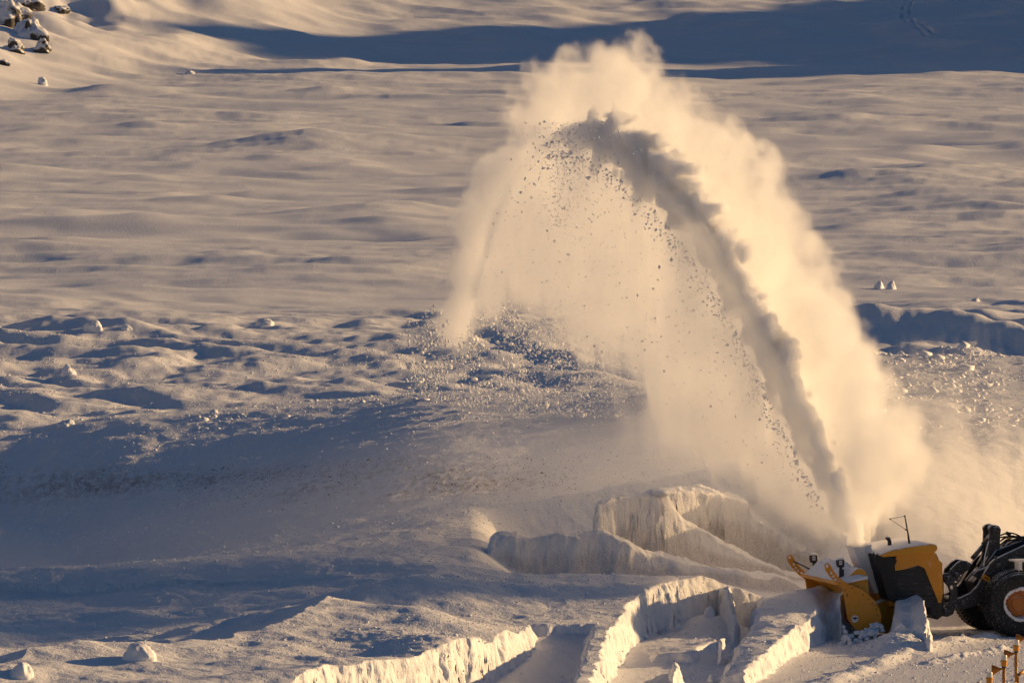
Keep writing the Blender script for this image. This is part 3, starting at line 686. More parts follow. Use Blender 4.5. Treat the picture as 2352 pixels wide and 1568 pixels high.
    # impeller housing under the chute
    X, Z = zc((930, 955), .3); finish("impeller_housing", lathe_bm([(.05, -.5), (.42, -.48), (.44, -.4), (.44, .42), (.40, .5), (.05, .52)], 28, axis='Y', c=(X - .02, 0, Z - .10)), YELF, t, .01, smooth=False)
    finish("drive_box", box_bm(p3((990, 868), .72), (.16, .3, .2)), YEL, t, .02)
    # work lights
    for (bx, by, Y) in ((1025, 280, 1.08), (605, 210, -1.08)):
        X, Z = cc((bx, by), Y); w = finish("work_light", box_bm((X, Y, Z), (.17, .15, .20)), BLK, t, .025, seg=3)
        bm = bmesh.new(); box_bm((X + .091, Y - .02, Z + .015), (.012, .095, .12), bm); finish("light_lens", bm, GLS, w, .01)
        box = box_bm((X - .01, Y, Z - .135), (.07, .07, .08)); box_bm((X - .03, Y, Z - .27), (.125, .05, .24), box); finish("light_stem", box, BLK, w, .012)
        bm = bmesh.new(); box_bm((X + .002, Y, Z + .118), (.165, .145, .035), bm); finish("snow_on_light", bm, CLOD, w, .016, seg=3)
        bm = bmesh.new(); box_bm((X + .02, Y + .0765, Z + .02), (.08, .004, .10), bm); finish("light_label", bm, WHT, w)
        for k in (-1, 1):
            bm = bmesh.new(); box_bm((X + .02 + .018 * k, Y + .0805, Z + .02), (.016, .003, .05), bm); finish("label_mark", bm, BLK, w)
    # engine housing
    dark = [(868, 462), (960, 455), (1120, 440), (1385, 450), (1428, 560), (1436, 900), (1422, 985), (1382, 1022), (1352, 985), (1330, 920), (1180, 905), (1040, 880), (970, 850), (920, 690)]
    blk = plate("engine_block", dark, -1.0, .96, BLK, t, bevel=.03)
    cowl = [(1028, 522), (1050, 462), (1200, 452), (1382, 452), (1394, 500), (1436, 536), (1441, 800), (1426, 880), (1404, 880), (1345, 730), (1284, 582), (1226, 556), (1120, 590), (1030, 604)]
    for Y in (1.0, -1.04):
        finish("side_cowl", plate_bm([zc(p, 1.02) for p in cowl], Y - .02, Y + .02), YEL, t, .008)
    bm = bmesh.new()
    for k in range(8):
        y0 = 590 + k * 42; xe = 1270 + k * 22
        pts = [(1045, y0), (xe, y0 - 8), (xe + 8, y0 + 8), (1045, y0 + 14)]
        plate_bm([zc(p, .98) for p in pts], .955, .985, bm=bm)
    finish("grille", bm, BLK, t, .004)
    strip = [(1050, 590), (1222, 562), (1224, 572), (1052, 602)]
    plate("grille_strip", strip, .97, .995, STEEL, t, bevel=.003)
    roof = [(892, 470), (930, 452), (1010, 425), (1120, 403), (1250, 382), (1338, 373), (1380, 379), (1397, 398), (1394, 425), (1368, 455), (1200, 462), (1060, 478), (930, 488)]
    plate("engine_roof", roof, -1.06, 1.08, YELF, t, bevel=.06)
    hump = [(836, 428), (900, 402), (1050, 376), (1064, 352), (1150, 345), (1256, 352), (1280, 362), (1262, 380), (1150, 392), (1040, 405), (900, 438), (850, 452)]
    plate("roof_hatch", hump, -1.0, -.35, YELF, t, bevel=.03)
    X, Z = zc((983, 400), .1); finish("exhaust_pipe", tube_bm([(X, .1, Z - .05), (X, .1, Z + .13), (X + .03, .1, Z + .21), (X + .09, .1, Z + .24)], [.05, .052, .052, .05], 14), BLK, t, smooth=True)
    finish("exhaust_collar", lathe_bm([(.0, 0), (.085, 0), (.085, .03), (.06, .04), (0, .04)], 18, axis='Z', c=(X, .1, Z - .03)), BLK, t)
    # mast with its wire triangle
    ms = tube("antenna_mast", [p3((1156, 396), .4), p3((1140, 280), .4), p3((1113, 130), .4)], [.034, .022, .016], BLK, t, 8)
    tip, far_, low = p3((1113, 134), .4), p3((987, 160), .4), p3((1124, 252), .4)
    tube("mast_wire", [tip, far_], .008, BLK, ms, 5); tube("mast_wire", [far_, low], .008, BLK, ms, 5)
    for q in (tip, far_, low): finish("wire_clamp", box_bm(q, (.035, .035, .04)), BLK, ms, .006)
    flap = [(864, 462), (935, 488), (1004, 496), (1047, 513), (1026, 562), (1018, 640), (1026, 760), (1040, 862), (985, 868), (955, 800), (920, 672), (882, 545)]
    plate("rubber_flap", flap, 1.045, 1.06, FLAP, t, bevel=.004)
    tube("cover_latch", [p3((845, 435), .9), p3((850, 475), .95)], .02, BLK, t, 8); tube("cover_latch", [p3((878, 455), .95), p3((882, 495), 1.0)], .022, BLK, t, 8)
    # hitch behind the engine
    h = [(1392, 640), (1448, 640), (1450, 980), (1400, 1020), (1385, 1024)]
    plate("hitch_frame", h, -.75, .78, BLK, t, bevel=.02)
    return t

# ------------------------------------------------------------ the wheel loader
def build_wheel(parent, X, Y, out):
    RT, WT = .835, .62
    w = link(bpy.data.objects.new("wheel", None), parent); w.location = (X, Y, RT)
    hw = WT / 2
    prof = [(.40, -hw * .80), (.44, -hw * .98), (.62, -hw * 1.05), (.74, -hw * .98), (.79, -hw * .80), (.808, -hw * .4), (.81, 0), (.808, hw * .4), (.79, hw * .80), (.74, hw * .98), (.62, hw * 1.05), (.44, hw * .98), (.40, hw * .80)]
    bm = lathe_bm(prof + [prof[0]], 72, cap=False)
    for i in range(54):                       # staggered tread studs
        for j in range(8):
            th = 2 * math.pi * (i + .5 * (j % 2)) / 54; y = (j - 3.5) * WT * .118
            r = .823 - .055 * max(0, abs(j - 3.5) - 2.5)
            q = Matrix.Rotation(-th, 3, 'Y'); c = q @ Vector((r, 0, 0))
            box_bm((c.x, y, c.z), (.05, .048, .062), bm, q)
    finish("tyre", bm, RUB, w)
    s = out
    rp = [(.41, -.22 * s), (.425, .26 * s), (.40, .275 * s), (.385, .262 * s), (.365, .20 * s), (.33, .15 * s), (.30, .14 * s), (.285, .16 * s), (.19, .165 * s), (.175, .20 * s), (.10, .21 * s), (0, .21 * s)]
    rim = finish("rim", lathe_bm(rp, 48, cap=False), RIM, w, smooth=False)
    bm = lathe_bm([(.262, .155 * s), (.262, .172 * s), (.0, .172 * s)], 40)
    for k in range(12):
        th = 2 * math.pi * k / 12; lathe_bm([(0, .20 * s), (.02, .20 * s), (.02, .16 * s)], 6, bm=bm, c=(.225 * math.cos(th), 0, .225 * math.sin(th)))
    finish("hub_plate", bm, RIM, w)
    # snow packed around the rim
    n, mseg = 110, 8; rng = random.Random(5); bm = bmesh.new(); rings = []
    for i in range(n):
        th = 2 * math.pi * i / n; rr = .40 + .06 * math.sin(th * 3 + 1) * .5 + rng.uniform(-.012, .012)
        rad = .016 + .03 * abs(math.sin(th * 2.3 + .4)) * rng.uniform(.4, 1)
        rings.append([bm.verts.new(((rr + rad * 1.5 * math.cos(a)) * math.cos(th), s * (.285 + rad * .6 * math.sin(a)), (rr + rad * 1.5 * math.cos(a)) * math.sin(th))) for a in [2 * math.pi * k / mseg for k in range(mseg)]])
    for i in range(n):
        a, b = rings[i], rings[(i + 1) % n]
        for k in range(mseg): bm.faces.new((a[k], a[(k + 1) % mseg], b[(k + 1) % mseg], b[k]))
    finish("packed_snow", bm, CLOD, w, smooth=True)
    return w
def build_loader():
    t = root("wheel_loader", "black wheel loader with orange rims and raised lift arms on cleared snow", "wheel loader", mat=ROT)
    arm = [(1552, 880), (1560, 845), (1600, 832), (1680, 795), (1738, 735), (1790, 640), (1850, 540), (1884, 508), (2136, 388), (2320, 322), (2700, 330), (2760, 420), (2700, 520), (2400, 570), (2136, 640), (1990, 720), (1860, 815), (1720, 905), (1612, 938), (1570, 930)]
    for Y0, Y1 in ((.52, .66), (-.66, -.52)):
        la = finish("lift_arm", plate_bm([zc(p, .66) for p in arm], Y0, Y1), DRK, t, .015)
        if Y0 > 0:
            yp = [(1788, 630), (1847, 664), (1834, 706), (1772, 668)]
            wp = finish("warning_plate", plate_bm([zc(p, .66) for p in yp], .663, .669), YEL, la, .002)
            finish("plate_mark", plate_bm([zc(p, .66) for p in [(1798, 648), (1832, 668), (1824, 688), (1790, 668)]], .670, .672), paint("plate_mark_ink", (.25, .11, .01), frost=.1), la)
            for (bx, by, r) in ((1612, 876, .055), (1920, 560, .06), (1890, 490, .04)):
                X, Z = zc((bx, by), .66); finish("arm_pin", lathe_bm([(0, .70), (r * .7, .70), (r, .685), (r, .655)], 20, c=(X, 0, Z)), STEEL, la)
    X, Z = zc((1600, 885), .6); tube("cross_tube", [(X, -.52, Z), (X, .52, Z)], .13, DRK, t, 18)
    cp = [(1444, 645), (1456, 627), (1488, 622), (1515, 648), (1566, 740), (1566, 860), (1548, 930), (1530, 975), (1482, 999), (1428, 992), (1440, 942), (1490, 872), (1508, 800), (1490, 742), (1458, 700)]
    for Y0, Y1 in ((.68, .78), (-.78, -.68)):
        c = finish("coupler_plate", plate_bm([zc(p, .78) for p in cp], Y0, Y1, [(*zc((1520, 745), .78), .05)]), DRK, t, .015)
        if Y0 > 0:
            for (bx, by, r) in ((1480, 662, .05), (1462, 942, .055), (1545, 905, .04)):
                X, Z = zc((bx, by), .78); finish("coupler_pin", lathe_bm([(0, .83), (r * .7, .83), (r, .81), (r, .775)], 20, c=(X, 0, Z)), STEEL, c)
    X, Z = zc((1475, 660), .7); tube("coupler_bar", [(X, -.7, Z), (X, .7, Z)], .06, DRK, t, 14)
    # tilt linkage in the middle
    bell = [(1842, 280), (1836, 245), (1856, 219), (1890, 211), (1922, 220), (1940, 250), (1934, 310), (1930, 480), (1900, 525), (1860, 565), (1800, 590), (1782, 566), (1828, 482), (1840, 350)]
    for Y0, Y1 in ((.16, .26), (-.26, -.16)):
        b = finish("tilt_lever", plate_bm([zc(p, .26) for p in bell], Y0, Y1), DRK, t, .018)
    X, Z = zc((1896, 249), .26); finish("lever_pin", lathe_bm([(0, .34), (.06, .34), (.085, .32), (.085, -.32), (0, -.32)], 24, c=(X, 0, Z)), DRK, t)
    tube("tilt_cylinder", [p3((1858, 300), .05), p3((1790, 385), .05)], .085, DRK, t, 16); tube("tilt_rod", [p3((1800, 372), .05), p3((1690, 500), .05)], .058, STEEL, t, 14)
    lk = [(1498, 628), (1508, 592), (1568, 532), (1600, 514), (1650, 520), (1686, 545), (1684, 585), (1640, 612), (1592, 642), (1562, 692), (1540, 694), (1518, 655)]
    for Y0, Y1 in ((.14, .24), (-.24, -.14)):
        q = finish("tilt_link", plate_bm([zc(p, .24) for p in lk], Y0, Y1), DRK, t, .02)
        if Y0 > 0:
            for (bx, by) in ((1655, 552), (1556, 640)):
                X, Z = zc((bx, by), .24); finish("link_pin", lathe_bm([(0, .30), (.045, .30), (.068, .28), (.068, .23)], 20, c=(X, 0, Z)), STEEL, q)
    tube("steel_pipe", [p3((1905, 420), .3), p3((1822, 540), .3), p3((1700, 620), .3), p3((1640, 690), .3)], .024, STEEL, t, 8)
    tube("steel_pipe", [p3((1832, 350), .32), p3((1800, 480), .32), p3((1790, 590), .32)], .018, GRY, t, 8)
    lc = [(1700, 640), (1740, 600), (2100, 480), (2320, 420), (2320, 470), (2100, 560), (1780, 700)]
    plate("lift_cylinder", lc, .28, .44, DRK, t, bevel=.03); plate("lift_cylinder", lc, -.44, -.28, DRK, t, bevel=.03)
    # front frame, hoses
    fr = [(1700, 700), (1790, 600), (1900, 430), (2136, 340), (2320, 300), (2700, 360), (2700, 860), (2300, 930), (1950, 960), (1760, 900)]
    plate("front_frame", fr, -.36, .30, BLK, t, bevel=.02)
    rng = random.Random(3)
    for k in range(9):
        x0 = 1935 + rng.uniform(-6, 12); y0 = 300 + k * 17; h = rng.uniform(10, 60); Y = rng.uniform(-.2, .34); x1 = 2090 + rng.uniform(0, 120); y1 = 330 + rng.uniform(-12, 40)
        pts = []
        for i in range(13):
            s = i / 12; xx = x0 + (x1 - x0) * s; yy = y0 + (y1 - y0) * s - (h * 1.3) * math.sin(math.pi * s) * (1 - .3 * s); pts.append(p3((xx, yy), Y + .05 * math.sin(3 * s)))
        tube("hydraulic_hose", pts, .02, FLAP, t, 7)
    finish("hose_block", box_bm(p3((2000, 287), .1), (.13, .10, .09), rot=Matrix.Rotation(R(-25), 3, 'Y')), BLK, t, .012)
    tube("brass_fitting", [p3((1990, 330), .36), p3((2035, 318), .36)], .022, paint("brass", (.5, .3, .08), .35, .1, metal=.8), t, 8)
    # fender step over the front wheel
    X, Z = zc((2060, 518), 1.35); finish("fender_step", box_bm((X - .55, 1.12, Z - .01), (1.1, .5, .05)), GRY, t, .012)
    X, Z = zc((2105, 565), 1.3); finish("step_bracket", box_bm((X - .02, 1.1, Z), (.10, .3, .26)), GRY, t, .015)
    # axles and wheels
    for X in (0, -3.35):
        tube("axle", [(X, -.85, .835), (X, .85, .835)], [.2, .2], BLK, t, 18)
    for X in (0, -3.35):
        build_wheel(t, X, 1.05, 1); build_wheel(t, X, -1.05, -1)
    # rear half, outside the picture: frame, engine hood, cab
    finish("rear_frame", box_bm((-2.7, 0, 1.0), (3.0, 1.1, .7)), BLK, t, .05)
    hood = [(-1.9, 1.3), (-1.9, 2.35), (-2.6, 2.45), (-4.3, 2.3), (-4.75, 1.9), (-4.8, .95), (-4.2, .95), (-4.1, 1.35)]
    finish("engine_hood", plate_bm(hood, -.75, .75), YEL, t, .08, seg=3)
    finish("counterweight", box_bm((-4.95, 0, 1.0), (.45, 2.3, .75)), BLK, t, .08, seg=3)
    for sgn in (1, -1):
        fd = [(-2.4, 1.75), (-2.7, 1.95), (-3.9, 1.95), (-4.25, 1.6), (-4.2, 1.5), (-3.85, 1.82), (-2.75, 1.82), (-2.45, 1.65)]
        finish("rear_fender", plate_bm(fd, min(sgn * .76, sgn * 1.38), max(sgn * .76, sgn * 1.38)), BLK, t, .02)
    cabp = [(-1.05, 1.55), (-.95, 2.2), (-1.12, 3.25), (-2.2, 3.25), (-2.3, 1.55)]
    cab = finish("cab", plate_bm(cabp, -.68, .68), BLK, t, .04, seg=3)
    for Y in (.70, -.70):
        wv = [(-1.12, 1.85), (-1.05, 2.2), (-1.2, 3.12), (-2.1, 3.12), (-2.2, 1.85)]
        finish("cab_window", plate_bm(wv, min(Y, Y * 1.015), max(Y, Y * 1.015)), GLS, cab, .01)
    bm = bmesh.new(); box_bm((-1.02, 0, 2.7), (.02, 1.2, .85), bm, None); 
    for v in bm.verts: v.co.x += -(v.co.z - 2.2) * .19 + .07
    finish("windscreen", bm, GLS, cab, .01)
    finish("cab_roof", box_bm((-1.72, 0, 3.33), (1.35, 1.5, .14)), YEL, t, .05, seg=3)
    tube("rear_exhaust", [(-2.7, .3, 2.35), (-2.7, .3, 3.1)], .06, STEEL, t, 14)
    for k in range(4):
        bm = box_bm((-1.5, 1.0, .62 + .3 * k), (.4, .34, .04)); finish("access_step", bm, BLK, t, .008)
    return t
build_loader(); build_blower()
# ------------------------------------------------------------ row of orange lamp posts
ORG = paint("orange_post_paint", (0.72, 0.29, 0.02), 0.45, 0.10, speck=0.1)
ORD = paint("orange_horn_plastic", (0.56, 0.19, 0.014), 0.5, 0.06)
BND = paint("grey_band", (0.05, 0.055, 0.06), 0.5, 0.1)
WIRE, _, _p = new_mat("red_wire"); _p.inputs["Base Color"].default_value = (0.30, 0.03, 0.025, 1)
LGL, _nt, _p = new_mat("lamp_glass"); _p.inputs["Base Color"].default_value = (0.82, 0.79, 0.66, 1); _p.inputs["Roughness"].default_value = 0.35
_p.inputs["Subsurface Weight"].default_value = 0.0
def build_post():
    H = 2.16
    t = root("lamp_post", "x", "lamp post", group="orange lamp posts along the road")
    tube("pole", [(0, 0, .02), (0, 0, H - .28)], .035, ORG, t, 16)
    finish("base_plate", lathe_bm([(0, 0), (.14, 0), (.14, .03), (.05, .05), (0, .05)], 24, axis='Z'), ORG, t)
    finish("pole_sleeve", lathe_bm([(.036, H - .58), (.039, H - .58), (.039, H - .50), (.036, H - .50)], 16, axis='Z'), ORD, t, smooth=True)
    finish("band", lathe_bm([(0, H - .285), (.052, H - .285), (.052, H - .245), (0, H - .245)], 20, axis='Z'), BND, t, smooth=False)
    finish("lamp_holder", lathe_bm([(0, H - .245), (.066, H - .245), (.070, H - .18), (.070, H - .155), (.086, H - .15), (.088, H - .125), (.080, H - .112), (0, H - .112)], 28, axis='Z'), ORG, t, smooth=False)
    finish("glass_cap", lathe_bm([(0, H - .112), (.064, H - .112), (.068, H - .09), (.067, H - .02), (.060, H), (0, H)], 28, axis='Z'), LGL, t, smooth=False)
    # horn pointing to the left, with thickness
    hp = [(.018, -.045), (.030, -.09), (.070, -.16), (.112, -.23), (.120, -.275), (.112, -.275), (.104, -.232), (.062, -.165), (.022, -.10)]
    bm = bmesh.new(); rings = []
    for r, d in hp:
        rings.append([bm.verts.new((d, r * math.cos(a), H - .285 + r * math.sin(a) - .02 + .14 * (d + .045))) for a in [2 * math.pi * k / 28 for k in range(28)]])
    for a, b in zip(rings, rings[1:]):
        for k in range(28): bm.faces.new((a[k], a[(k + 1) % 28], b[(k + 1) % 28], b[k]))
    bm.faces.new(rings[-1])
    finish("horn", bm, ORD, t, smooth=False)
    tube("horn_bracket", [(0, 0, H - .30), (-.06, 0, H - .305)], .022, ORG, t, 10)
    tube("red_wire", [(-.11, -.02, H - .37), (-.08, -.03, H - .44), (-.055, -.04, H - .455), (-.02, -.04, H - .40), (.0, -.042, H - .34)], .0045, WIRE, t, 6)
    tube("red_wire", [(-.042, -.02, H - .36), (-.05, -.01, H - .7), (-.045, -.02, H - 1.0), (-.02, -.04, H - 1.15), (.04, -.04, H - 1.05), (.06, -.02, H - .86), (.055, 0, H - .78)], .0045, WIRE, t, 6)
    ct = finish("cross_tube", tube_bm([(.06, -.06, H - .775), (.30, .75, H - .70)], .036, 14), ORG, t, smooth=True)
    finish("tube_end", lathe_bm([(0, 0), (.026, 0), (.026, .004), (0, .004)], 14, axis='Y', c=(.058, -.0685, H - .776)), BND, ct)
    tube("brace", [(.03, 0, H - .82), (.20, .02, .05)], .022, ORG, t, 10)
    return t
POSTS = [(1345, 490, 225.0, "orange lamp post with a horn, farthest of the three showing glass caps"), (1040, 868, 221.2, "orange lamp post with a horn, middle of the three showing glass caps"),
         (675, 1290, 217.4, "orange lamp post with a horn, nearest and lowest of the three in the corner"), (1640, 105, 229.0, "orange lamp post with only its horn showing beside the loader tyre")]
_proto = build_post()
for i, (cx_, cy__, yy, lab) in enumerate(POSTS):
    wx, wz = at_y(2210.7 + .0919 * cx_, 1424 + .0919 * cy__, yy)
    if i == 0: o = _proto
    else:
        o = _proto.copy(); scene.collection.objects.link(o)
        for ch in _proto.children:
            c = ch.copy(); scene.collection.objects.link(c); c.parent = o
            for g2 in ch.children:
                d2 = g2.copy(); scene.collection.objects.link(d2); d2.parent = c
    o.location = (wx, yy, wz - 2.16); o["label"] = lab
# ------------------------------------------------------------ loose snow: lumps, chunks, crumbs and spray
def hit(px, py):
    d = ray(px, py); t = np.concatenate([np.arange(200, 300, .05), np.arange(300, 900, .3)]) / d[1]
    x, y, z = d[0] * t, d[1] * t, CAM_H + d[2] * t
    g = ground_z(x, y); k = np.argmax(g >= z); return float(x[k]), float(y[k]), float(g[k])
def lump_mesh(name, seed, rx, ry, rz, peak=0.0, sub=4, rough=0.22):
    bm = bmesh.new(); bmesh.ops.create_icosphere(bm, subdivisions=sub, radius=1.0)
    v = np.array([q.co[:] for q in bm.verts])
    n = fbm3(v[:, 0] * 1.3, v[:, 1] * 1.3, v[:, 2] * 1.3, seed, 4, 0.55); s = 1 + rough * n
    for q, k in zip(bm.verts, s):
        c = q.co * float(k); tap = 1 - peak * max(0, c.z) * .6
        q.co = Vector((c.x * rx * tap, c.y * ry * tap, max(c.z, -0.45) * rz))
    me = bpy.data.meshes.new(name); bm.to_mesh(me); bm.free(); me.materials.append(CLOD)
    me.polygons.foreach_set("use_smooth", [True] * len(me.polygons)); return me
ROCK = paint("snow_dusted_rock", (0.055, 0.048, 0.045), 0.9, 0.95, speck=0.5)
def lump(px, py, w, h, label, seed, group, peak=0.0, name="snow_boulder", cat="snow boulder", rough=.22):
    x, y, z = hit(px, py); s = y / FOC                         # photo units to metres at that distance
    rx = w * s / 2; rz = h * s / 1.45; rx *= .9
    o = link(bpy.data.objects.new(name, lump_mesh(name, seed, rx, rx * 1.1, rz, peak, rough=rough)))
    if name == "snowy_rock": o.data.materials[0] = ROCK
    o.location = (x, y + rx * .6, z + rz * .12); return tag(o, label, cat, group)
GB = "snow boulders lying on the snow"
for px, py, w, h, pk, lab in [
    (320, 1514, 88, 46, .5, "pointed snow boulder on the lit bank near the lower left"), (50, 1556, 66, 40, .3, "rounded snow boulder at the bottom left corner"),
    (213, 762, 48, 28, 0, "square snow block on the skyline of the left ridge"), (155, 864, 38, 26, .2, "small round snow boulder on a shaded drift at the left"),
    (608, 746, 44, 20, .1, "low smooth snow hump on the ridge in the middle left"), (150, 980, 46, 20, .2, "low snow lump on the shelf below the round boulder at the left"),
    (290, 757, 30, 12, 0, "flat little snow lump right of the square skyline block"),
    (98, 196, 28, 24, .2, "pale round boulder under the rocky slope in the top left"), (436, 170, 28, 10, .1, "small flat snow lump alone on the upper plain"),
    (1522, 1136, 72, 16, 0, "overhanging snow block on the brink of the cut bank"), (2020, 664, 26, 24, .7, "left one of the two pointed snow lumps on the far right ridge"),
    (2046, 665, 30, 26, .7, "right one of the two pointed snow lumps on the far right ridge"), (2240, 692, 24, 10, .3, "tiny snow lump on the shaded bank at the far right"),
    (1629, 1416, 28, 26, 0, "snow ball in the hollow between the cut walls"), (1534, 1450, 18, 16, 0, "small snow clod left in the shaded trench"), (1560, 1447, 20, 17, 0, "round snow clod beside the small one in the trench"),
    (1636, 1566, 24, 22, 0, "snow ball at the bottom edge in front of the wall"), (2216, 1475, 9, 9, 0, "little snow ball on the cleared road before the tyre")]:
    lump(px, py, w, h, lab, 400 + int(px) % 97, GB, pk)
GR = "snow covered rocks on the slope in the top left"
for px, py, w, h, pk, lab in [(20, 60, 110, 75, .3, "large dark snow covered rock at the left edge of the top left slope"), (70, 88, 80, 60, .4, "craggy snow covered rock beside the large one at the top left"),
    (100, 120, 46, 34, .2, "lit snow covered rock at the end of the craggy outcrop"), (60, 20, 70, 36, .3, "snow covered rock above the outcrop near the top left corner"), (30, 120, 60, 34, .1, "low snow covered rock below the outcrop at the left edge"),
    (140, 30, 40, 20, .2, "small snow covered rock on the bright slope right of the outcrop"), (8, 150, 30, 16, .2, "small half buried rock at the left edge under the outcrop")]:
    lump(px, py, w, h, lab, 700 + int(px), GR, pk, "snowy_rock", "rock", .45)
# chunks tumbling at the foot of the blower
rng = random.Random(11)
CH = [(620, 1190, 44), (700, 1205, 31), (582, 1226, 26), (643, 1256, 27), (762, 1152, 42), (803, 1118, 31), (842, 1088, 36), (884, 1082, 40), (834, 1146, 44), (790, 1188, 24), (704, 1140, 26), (604, 1130, 24),
      (592, 1086, 17), (872, 1118, 27), (912, 1096, 24), (738, 1228, 17), (562, 1250, 17), (664, 1228, 19), (655, 1165, 22), (730, 1180, 20), (925, 1120, 20), (860, 1165, 18)]
places = ["in the middle of", "at the front of", "at the left end of", "at the right end of"]
proto = [lump_mesh("snow_chunk", 500 + i * 7, 1, .9, .9, 0, 3, 0.40) for i in range(4)]
for i, (a, b, r) in enumerate(CH):
    Y = 1.62 + (b - 1080) * .0035; X, Z = zc((a, b), Y); s = r * .00306
    o = link(bpy.data.objects.new("snow_chunk", proto[i % 4])); p = ROT @ Vector((X, Y, Z)); gz = float(ground_z(p.x, p.y)[0])
    o.location = (p.x, p.y, max(p.z, gz + s * .3)); o.scale = (s, s, s); o.rotation_euler = (rng.uniform(-.5, .5), rng.uniform(-.5, .5), rng.uniform(0, 6))
    tag(o, "loose white snow chunk tumbled at the foot of the yellow side plate", "snow chunk", "snow chunks fallen at the foot of the blower")
# snow heaped on the blower
def snow_heap():
    bm = bmesh.new(); nx, ny = 46, 90; HWY = 1.36; g = []
    (xa, za), (xb, zb) = cc((1010, 520), 1.42), cc((1470, 420), 1.42)
    for i in range(nx):
        row = []
        for j in range(ny):
            s = i / (nx - 1); q = -1 + 2 * j / (ny - 1); X = xa + (xb - xa) * s; Y = q * HWY
            base = za + (zb - za) * s - .06
            n = float(vnoise3(np.array([X * 4.0]), np.array([Y * 4.0]), np.array([0.0]), 601)[0]) * .5 + float(vnoise3(np.array([X * 11.0]), np.array([Y * 11.0]), np.array([0.0]), 607)[0]) * .28
            env = (1 - abs(2 * s - 1) ** 2.6) * (1 - max(0, q - .10) ** 1.3 * .95) * (1 - abs(q) ** 8)
            row.append(bm.verts.new((X, Y, base + (.30 + .16 * n) * max(env, 0) - .05 * (1 - max(env, 0)))))
        g.append(row)
    for i in range(nx - 1):
        for j in range(ny - 1): bm.faces.new((g[i][j], g[i + 1][j], g[i + 1][j + 1], g[i][j + 1]))
    rim = [g[0][j] for j in range(ny)] + [g[i][ny - 1] for i in range(1, nx)] + [g[nx - 1][j] for j in range(ny - 2, -1, -1)] + [g[i][0] for i in range(nx - 2, 0, -1)]
    low = [bm.verts.new((v.co.x, v.co.y, v.co.z - .06)) for v in rim]
    for k in range(len(rim)): bm.faces.new((rim[k], rim[(k + 1) % len(rim)], low[(k + 1) % len(rim)], low[k]))
    o = finish("snow_heap", bm, CLOD, None, smooth=True); o.matrix_world = ROT
    tag(o, "rough heap of fresh snow lying on top of the blower casing", "snow heap")
snow_heap()
# ---- crumbs: many small lumps as one mesh
def scatter(name, pts, sizes, mat, seed, sub=1, squash=0.8):
    bm = bmesh.new(); bmesh.ops.create_icosphere(bm, subdivisions=sub, radius=1.0)
    bm.verts.index_update(); v = np.array([q.co[:] for q in bm.verts]); f = np.array([[q.index for q in fc.verts] for fc in bm.faces]); bm.free()
    r = np.random.default_rng(seed); n = len(pts)
    j = 1 + 0.35 * r.standard_normal((n, len(v), 1)).clip(-1.2, 1.2) * .8
    ax = r.uniform(.65, 1.25, (n, 1, 3)); ax[:, :, 2] *= squash
    V = v[None] * j * ax * np.asarray(sizes)[:, None, None] + np.asarray(pts)[:, None, :]
    F = f[None] + (np.arange(n) * len(v))[:, None, None]
    return np_mesh(name, V.reshape(-1, 3), F.reshape(-1, 3), mat, True)
r = np.random.default_rng(7)
GRIT, _, _p = new_mat("dirty_snow_grit"); _p.inputs["Base Color"].default_value = (0.30, 0.26, 0.23, 1); _p.inputs["Roughness"].default_value = 0.9
def on_ground(n, lx0, lx1, y0, y1, dens=None):
    u = r.uniform(lx0, lx1, n) / 250.0; y = np.sqrt(r.uniform(y0 ** 2, y1 ** 2, n)); x = u * y
    if dens is not None:
        k = r.uniform(0, 1, n) < dens(x, y); x, y = x[k], y[k]
    return np.stack([x, y, ground_z(x, y)], 1)
A = on_ground(100000, -14, 6, 232, 364, lambda x, y: np.clip(.5 + .7 * fbm2(x / 3.0, y / 4.5, 701, 3), .03, 1))
sz = np.clip(r.lognormal(math.log(.016), .42, len(A)), .008, .07); A[:, 2] += sz * .15
tag(scatter("snow_crumbs", A, sz, CLOD, 1), kind="stuff", label="small crumbs of snow strewn over the near bank", cat="snow crumbs")
def bandf(x, y):
    z = ground_z(x, y); vy = 784 + FOC * np.tan(np.arctan((CAM_H - z) / y) - PITCH); vx = 1176 + x / y * FOC
    return np.exp(-((vy - 1105) / 42) ** 2) * np.clip(.25 + 1.1 * fbm2(x / 2.6, y / 6, 711, 3), 0, 1) * (1 - sstep(1000, 1500, vx))
B = on_ground(150000, -14, 6, 258, 320, bandf)
sz = np.clip(r.lognormal(math.log(.009), .5, len(B)), .005, .04); B[:, 2] += sz * .2
tag(scatter("gritty_crumbs", B, sz, GRIT, 2), kind="stuff", label="dark gritty crumbs in a band across the left bank", cat="grit crumbs")
C1 = on_ground(42000, 6.5, 14.5, 268, 348, lambda x, y: np.clip(.15 + 1.3 * fbm2(x / 3.5, y / 8.0, 721, 3), 0.02, 1))
C2 = on_ground(26000, -8, 8.5, 296, 326, lambda x, y: np.clip(.1 + 1.2 * fbm2(x / 3.5, y / 4.0, 731, 3), .02, 1))
C = np.concatenate([C1, C2]); sz = np.clip(r.lognormal(math.log(.026), .75, len(C)), .008, .22); C[:, 2] -= sz * .15
tag(scatter("snow_debris", C, sz, CLOD, 3), kind="stuff", label="tumbled lumps of thrown snow in the middle ground", cat="snow debris")
D_ = on_ground(9000, 5, 14, 234, 252, lambda x, y: np.where(ground_z(x, y) < .45, .8, .25))
sz = np.clip(r.lognormal(math.log(.013), .5, len(D_)), .006, .06); D_[:, 2] += sz * .2
tag(scatter("road_crumbs", D_, sz, CLOD, 4), kind="stuff", label="snow crumbs lying on the cleared road", cat="snow crumbs")
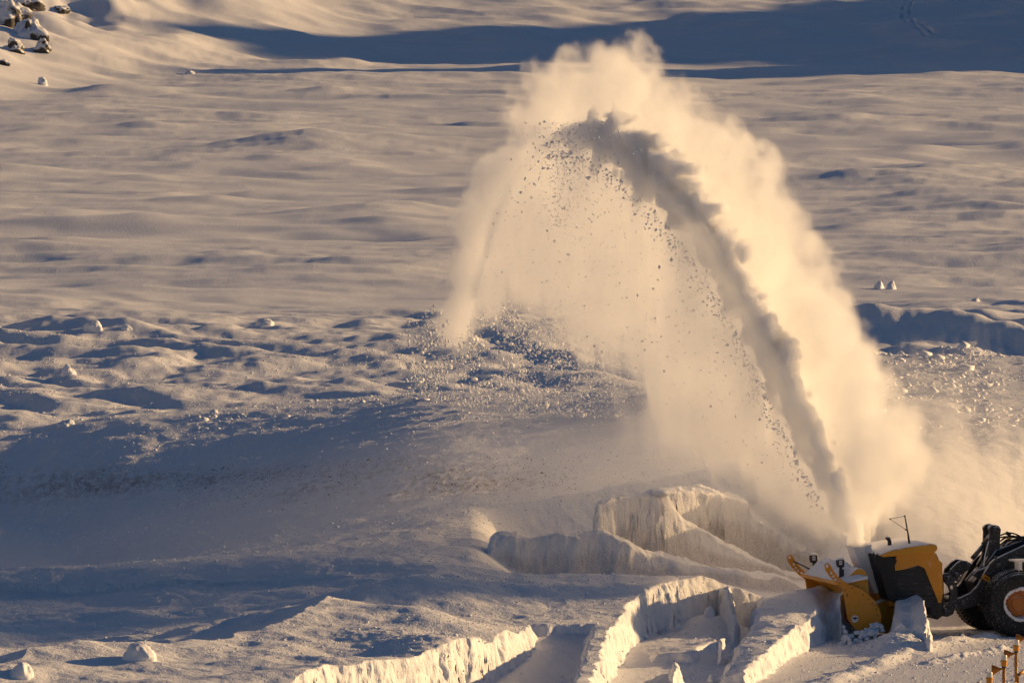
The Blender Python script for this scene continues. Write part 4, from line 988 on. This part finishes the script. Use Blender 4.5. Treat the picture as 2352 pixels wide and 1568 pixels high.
# ---- spray: lumps in the air
def in_poly(n, poly):
    P = np.array(poly, float); lo, hi = P.min(0), P.max(0); q = r.uniform(lo, hi, (n, 2))
    return q[poly_sd(q[:, 0].astype(np.float32), q[:, 1].astype(np.float32), poly) > 0]
def air(q, y):
    u = (q[:, 0] - 1176) / FOC; v = -(q[:, 1] - 784) / FOC; c, s = math.cos(PITCH), math.sin(PITCH)
    dy = c + v * s; dz = -s + v * c; return np.stack([u / dy * y, y, CAM_H + dz / dy * y], 1)
S1 = in_poly(34000, [(905, 780), (940, 720), (1000, 700), (1060, 760), (1130, 690), (1250, 680), (1340, 780), (1450, 830), (1540, 930), (1480, 965), (1200, 950), (1000, 925), (900, 905)])
den = np.clip(.5 + .8 * fbm2(S1[:, 0] / 90, S1[:, 1] / 60, 741, 3), .08, 1) * sstep(895, 1000, S1[:, 0]); S1 = S1[r.uniform(0, 1, len(S1)) < den]
s1 = np.clip(r.lognormal(math.log(.0125), .62, len(S1)) * np.interp(S1[:, 0], [900, 1150, 1500], [1.25, 1.1, .7]), .008, .12); p1 = air(S1, r.uniform(272, 287, len(S1)))
S2 = np.concatenate([np.stack([r.normal(1300, 45, 1500), 280 + np.abs(r.normal(0, 140, 1500))], 1), np.stack([r.normal(1290, 14, 350), r.uniform(300, 520, 350)], 1),
    in_poly(3600, [(1180, 420), (1250, 290), (1420, 270), (1530, 420), (1640, 640), (1760, 880), (1880, 1100), (1800, 1150), (1560, 960), (1350, 800), (1080, 700), (1090, 520)])])
s2 = np.clip(r.lognormal(math.log(.0085), .62, len(S2)), .005, .05); xx = at_y(1176, 0, YREF)[0]
wx = (S2[:, 0] - 1176) / FOC * 262; p2 = air(S2, plume_depth(wx) - 1.5 - r.uniform(0, 2.5, len(S2)))
# crumbling inner edge of the jet
k = r.uniform(2, 11.5, 1500); ja = np.array(JET); jx = np.interp(k, np.arange(len(ja)), ja[:, 0]); jy = np.interp(k, np.arange(len(ja)), ja[:, 1]); jr = np.interp(k, np.arange(len(ja)), ja[:, 2])
off = jr * 92 * (0.95 + np.abs(r.normal(0, .35, len(k)))); S3 = np.stack([jx - off * .86, jy + off * .5], 1)
s3 = np.clip(r.lognormal(math.log(.014), .5, len(S3)), .006, .05); wx = (S3[:, 0] - 1176) / FOC * 262; p3_ = air(S3, plume_depth(wx) - .8 - r.uniform(0, 1.5, len(S3)))
tag(scatter("snow_spray", np.concatenate([p1, p2, p3_]), np.concatenate([s1, s2, s3]), CLOD, 5, 1, 1.0), kind="stuff", label="spray of snow clods falling out of the plume", cat="snow spray")
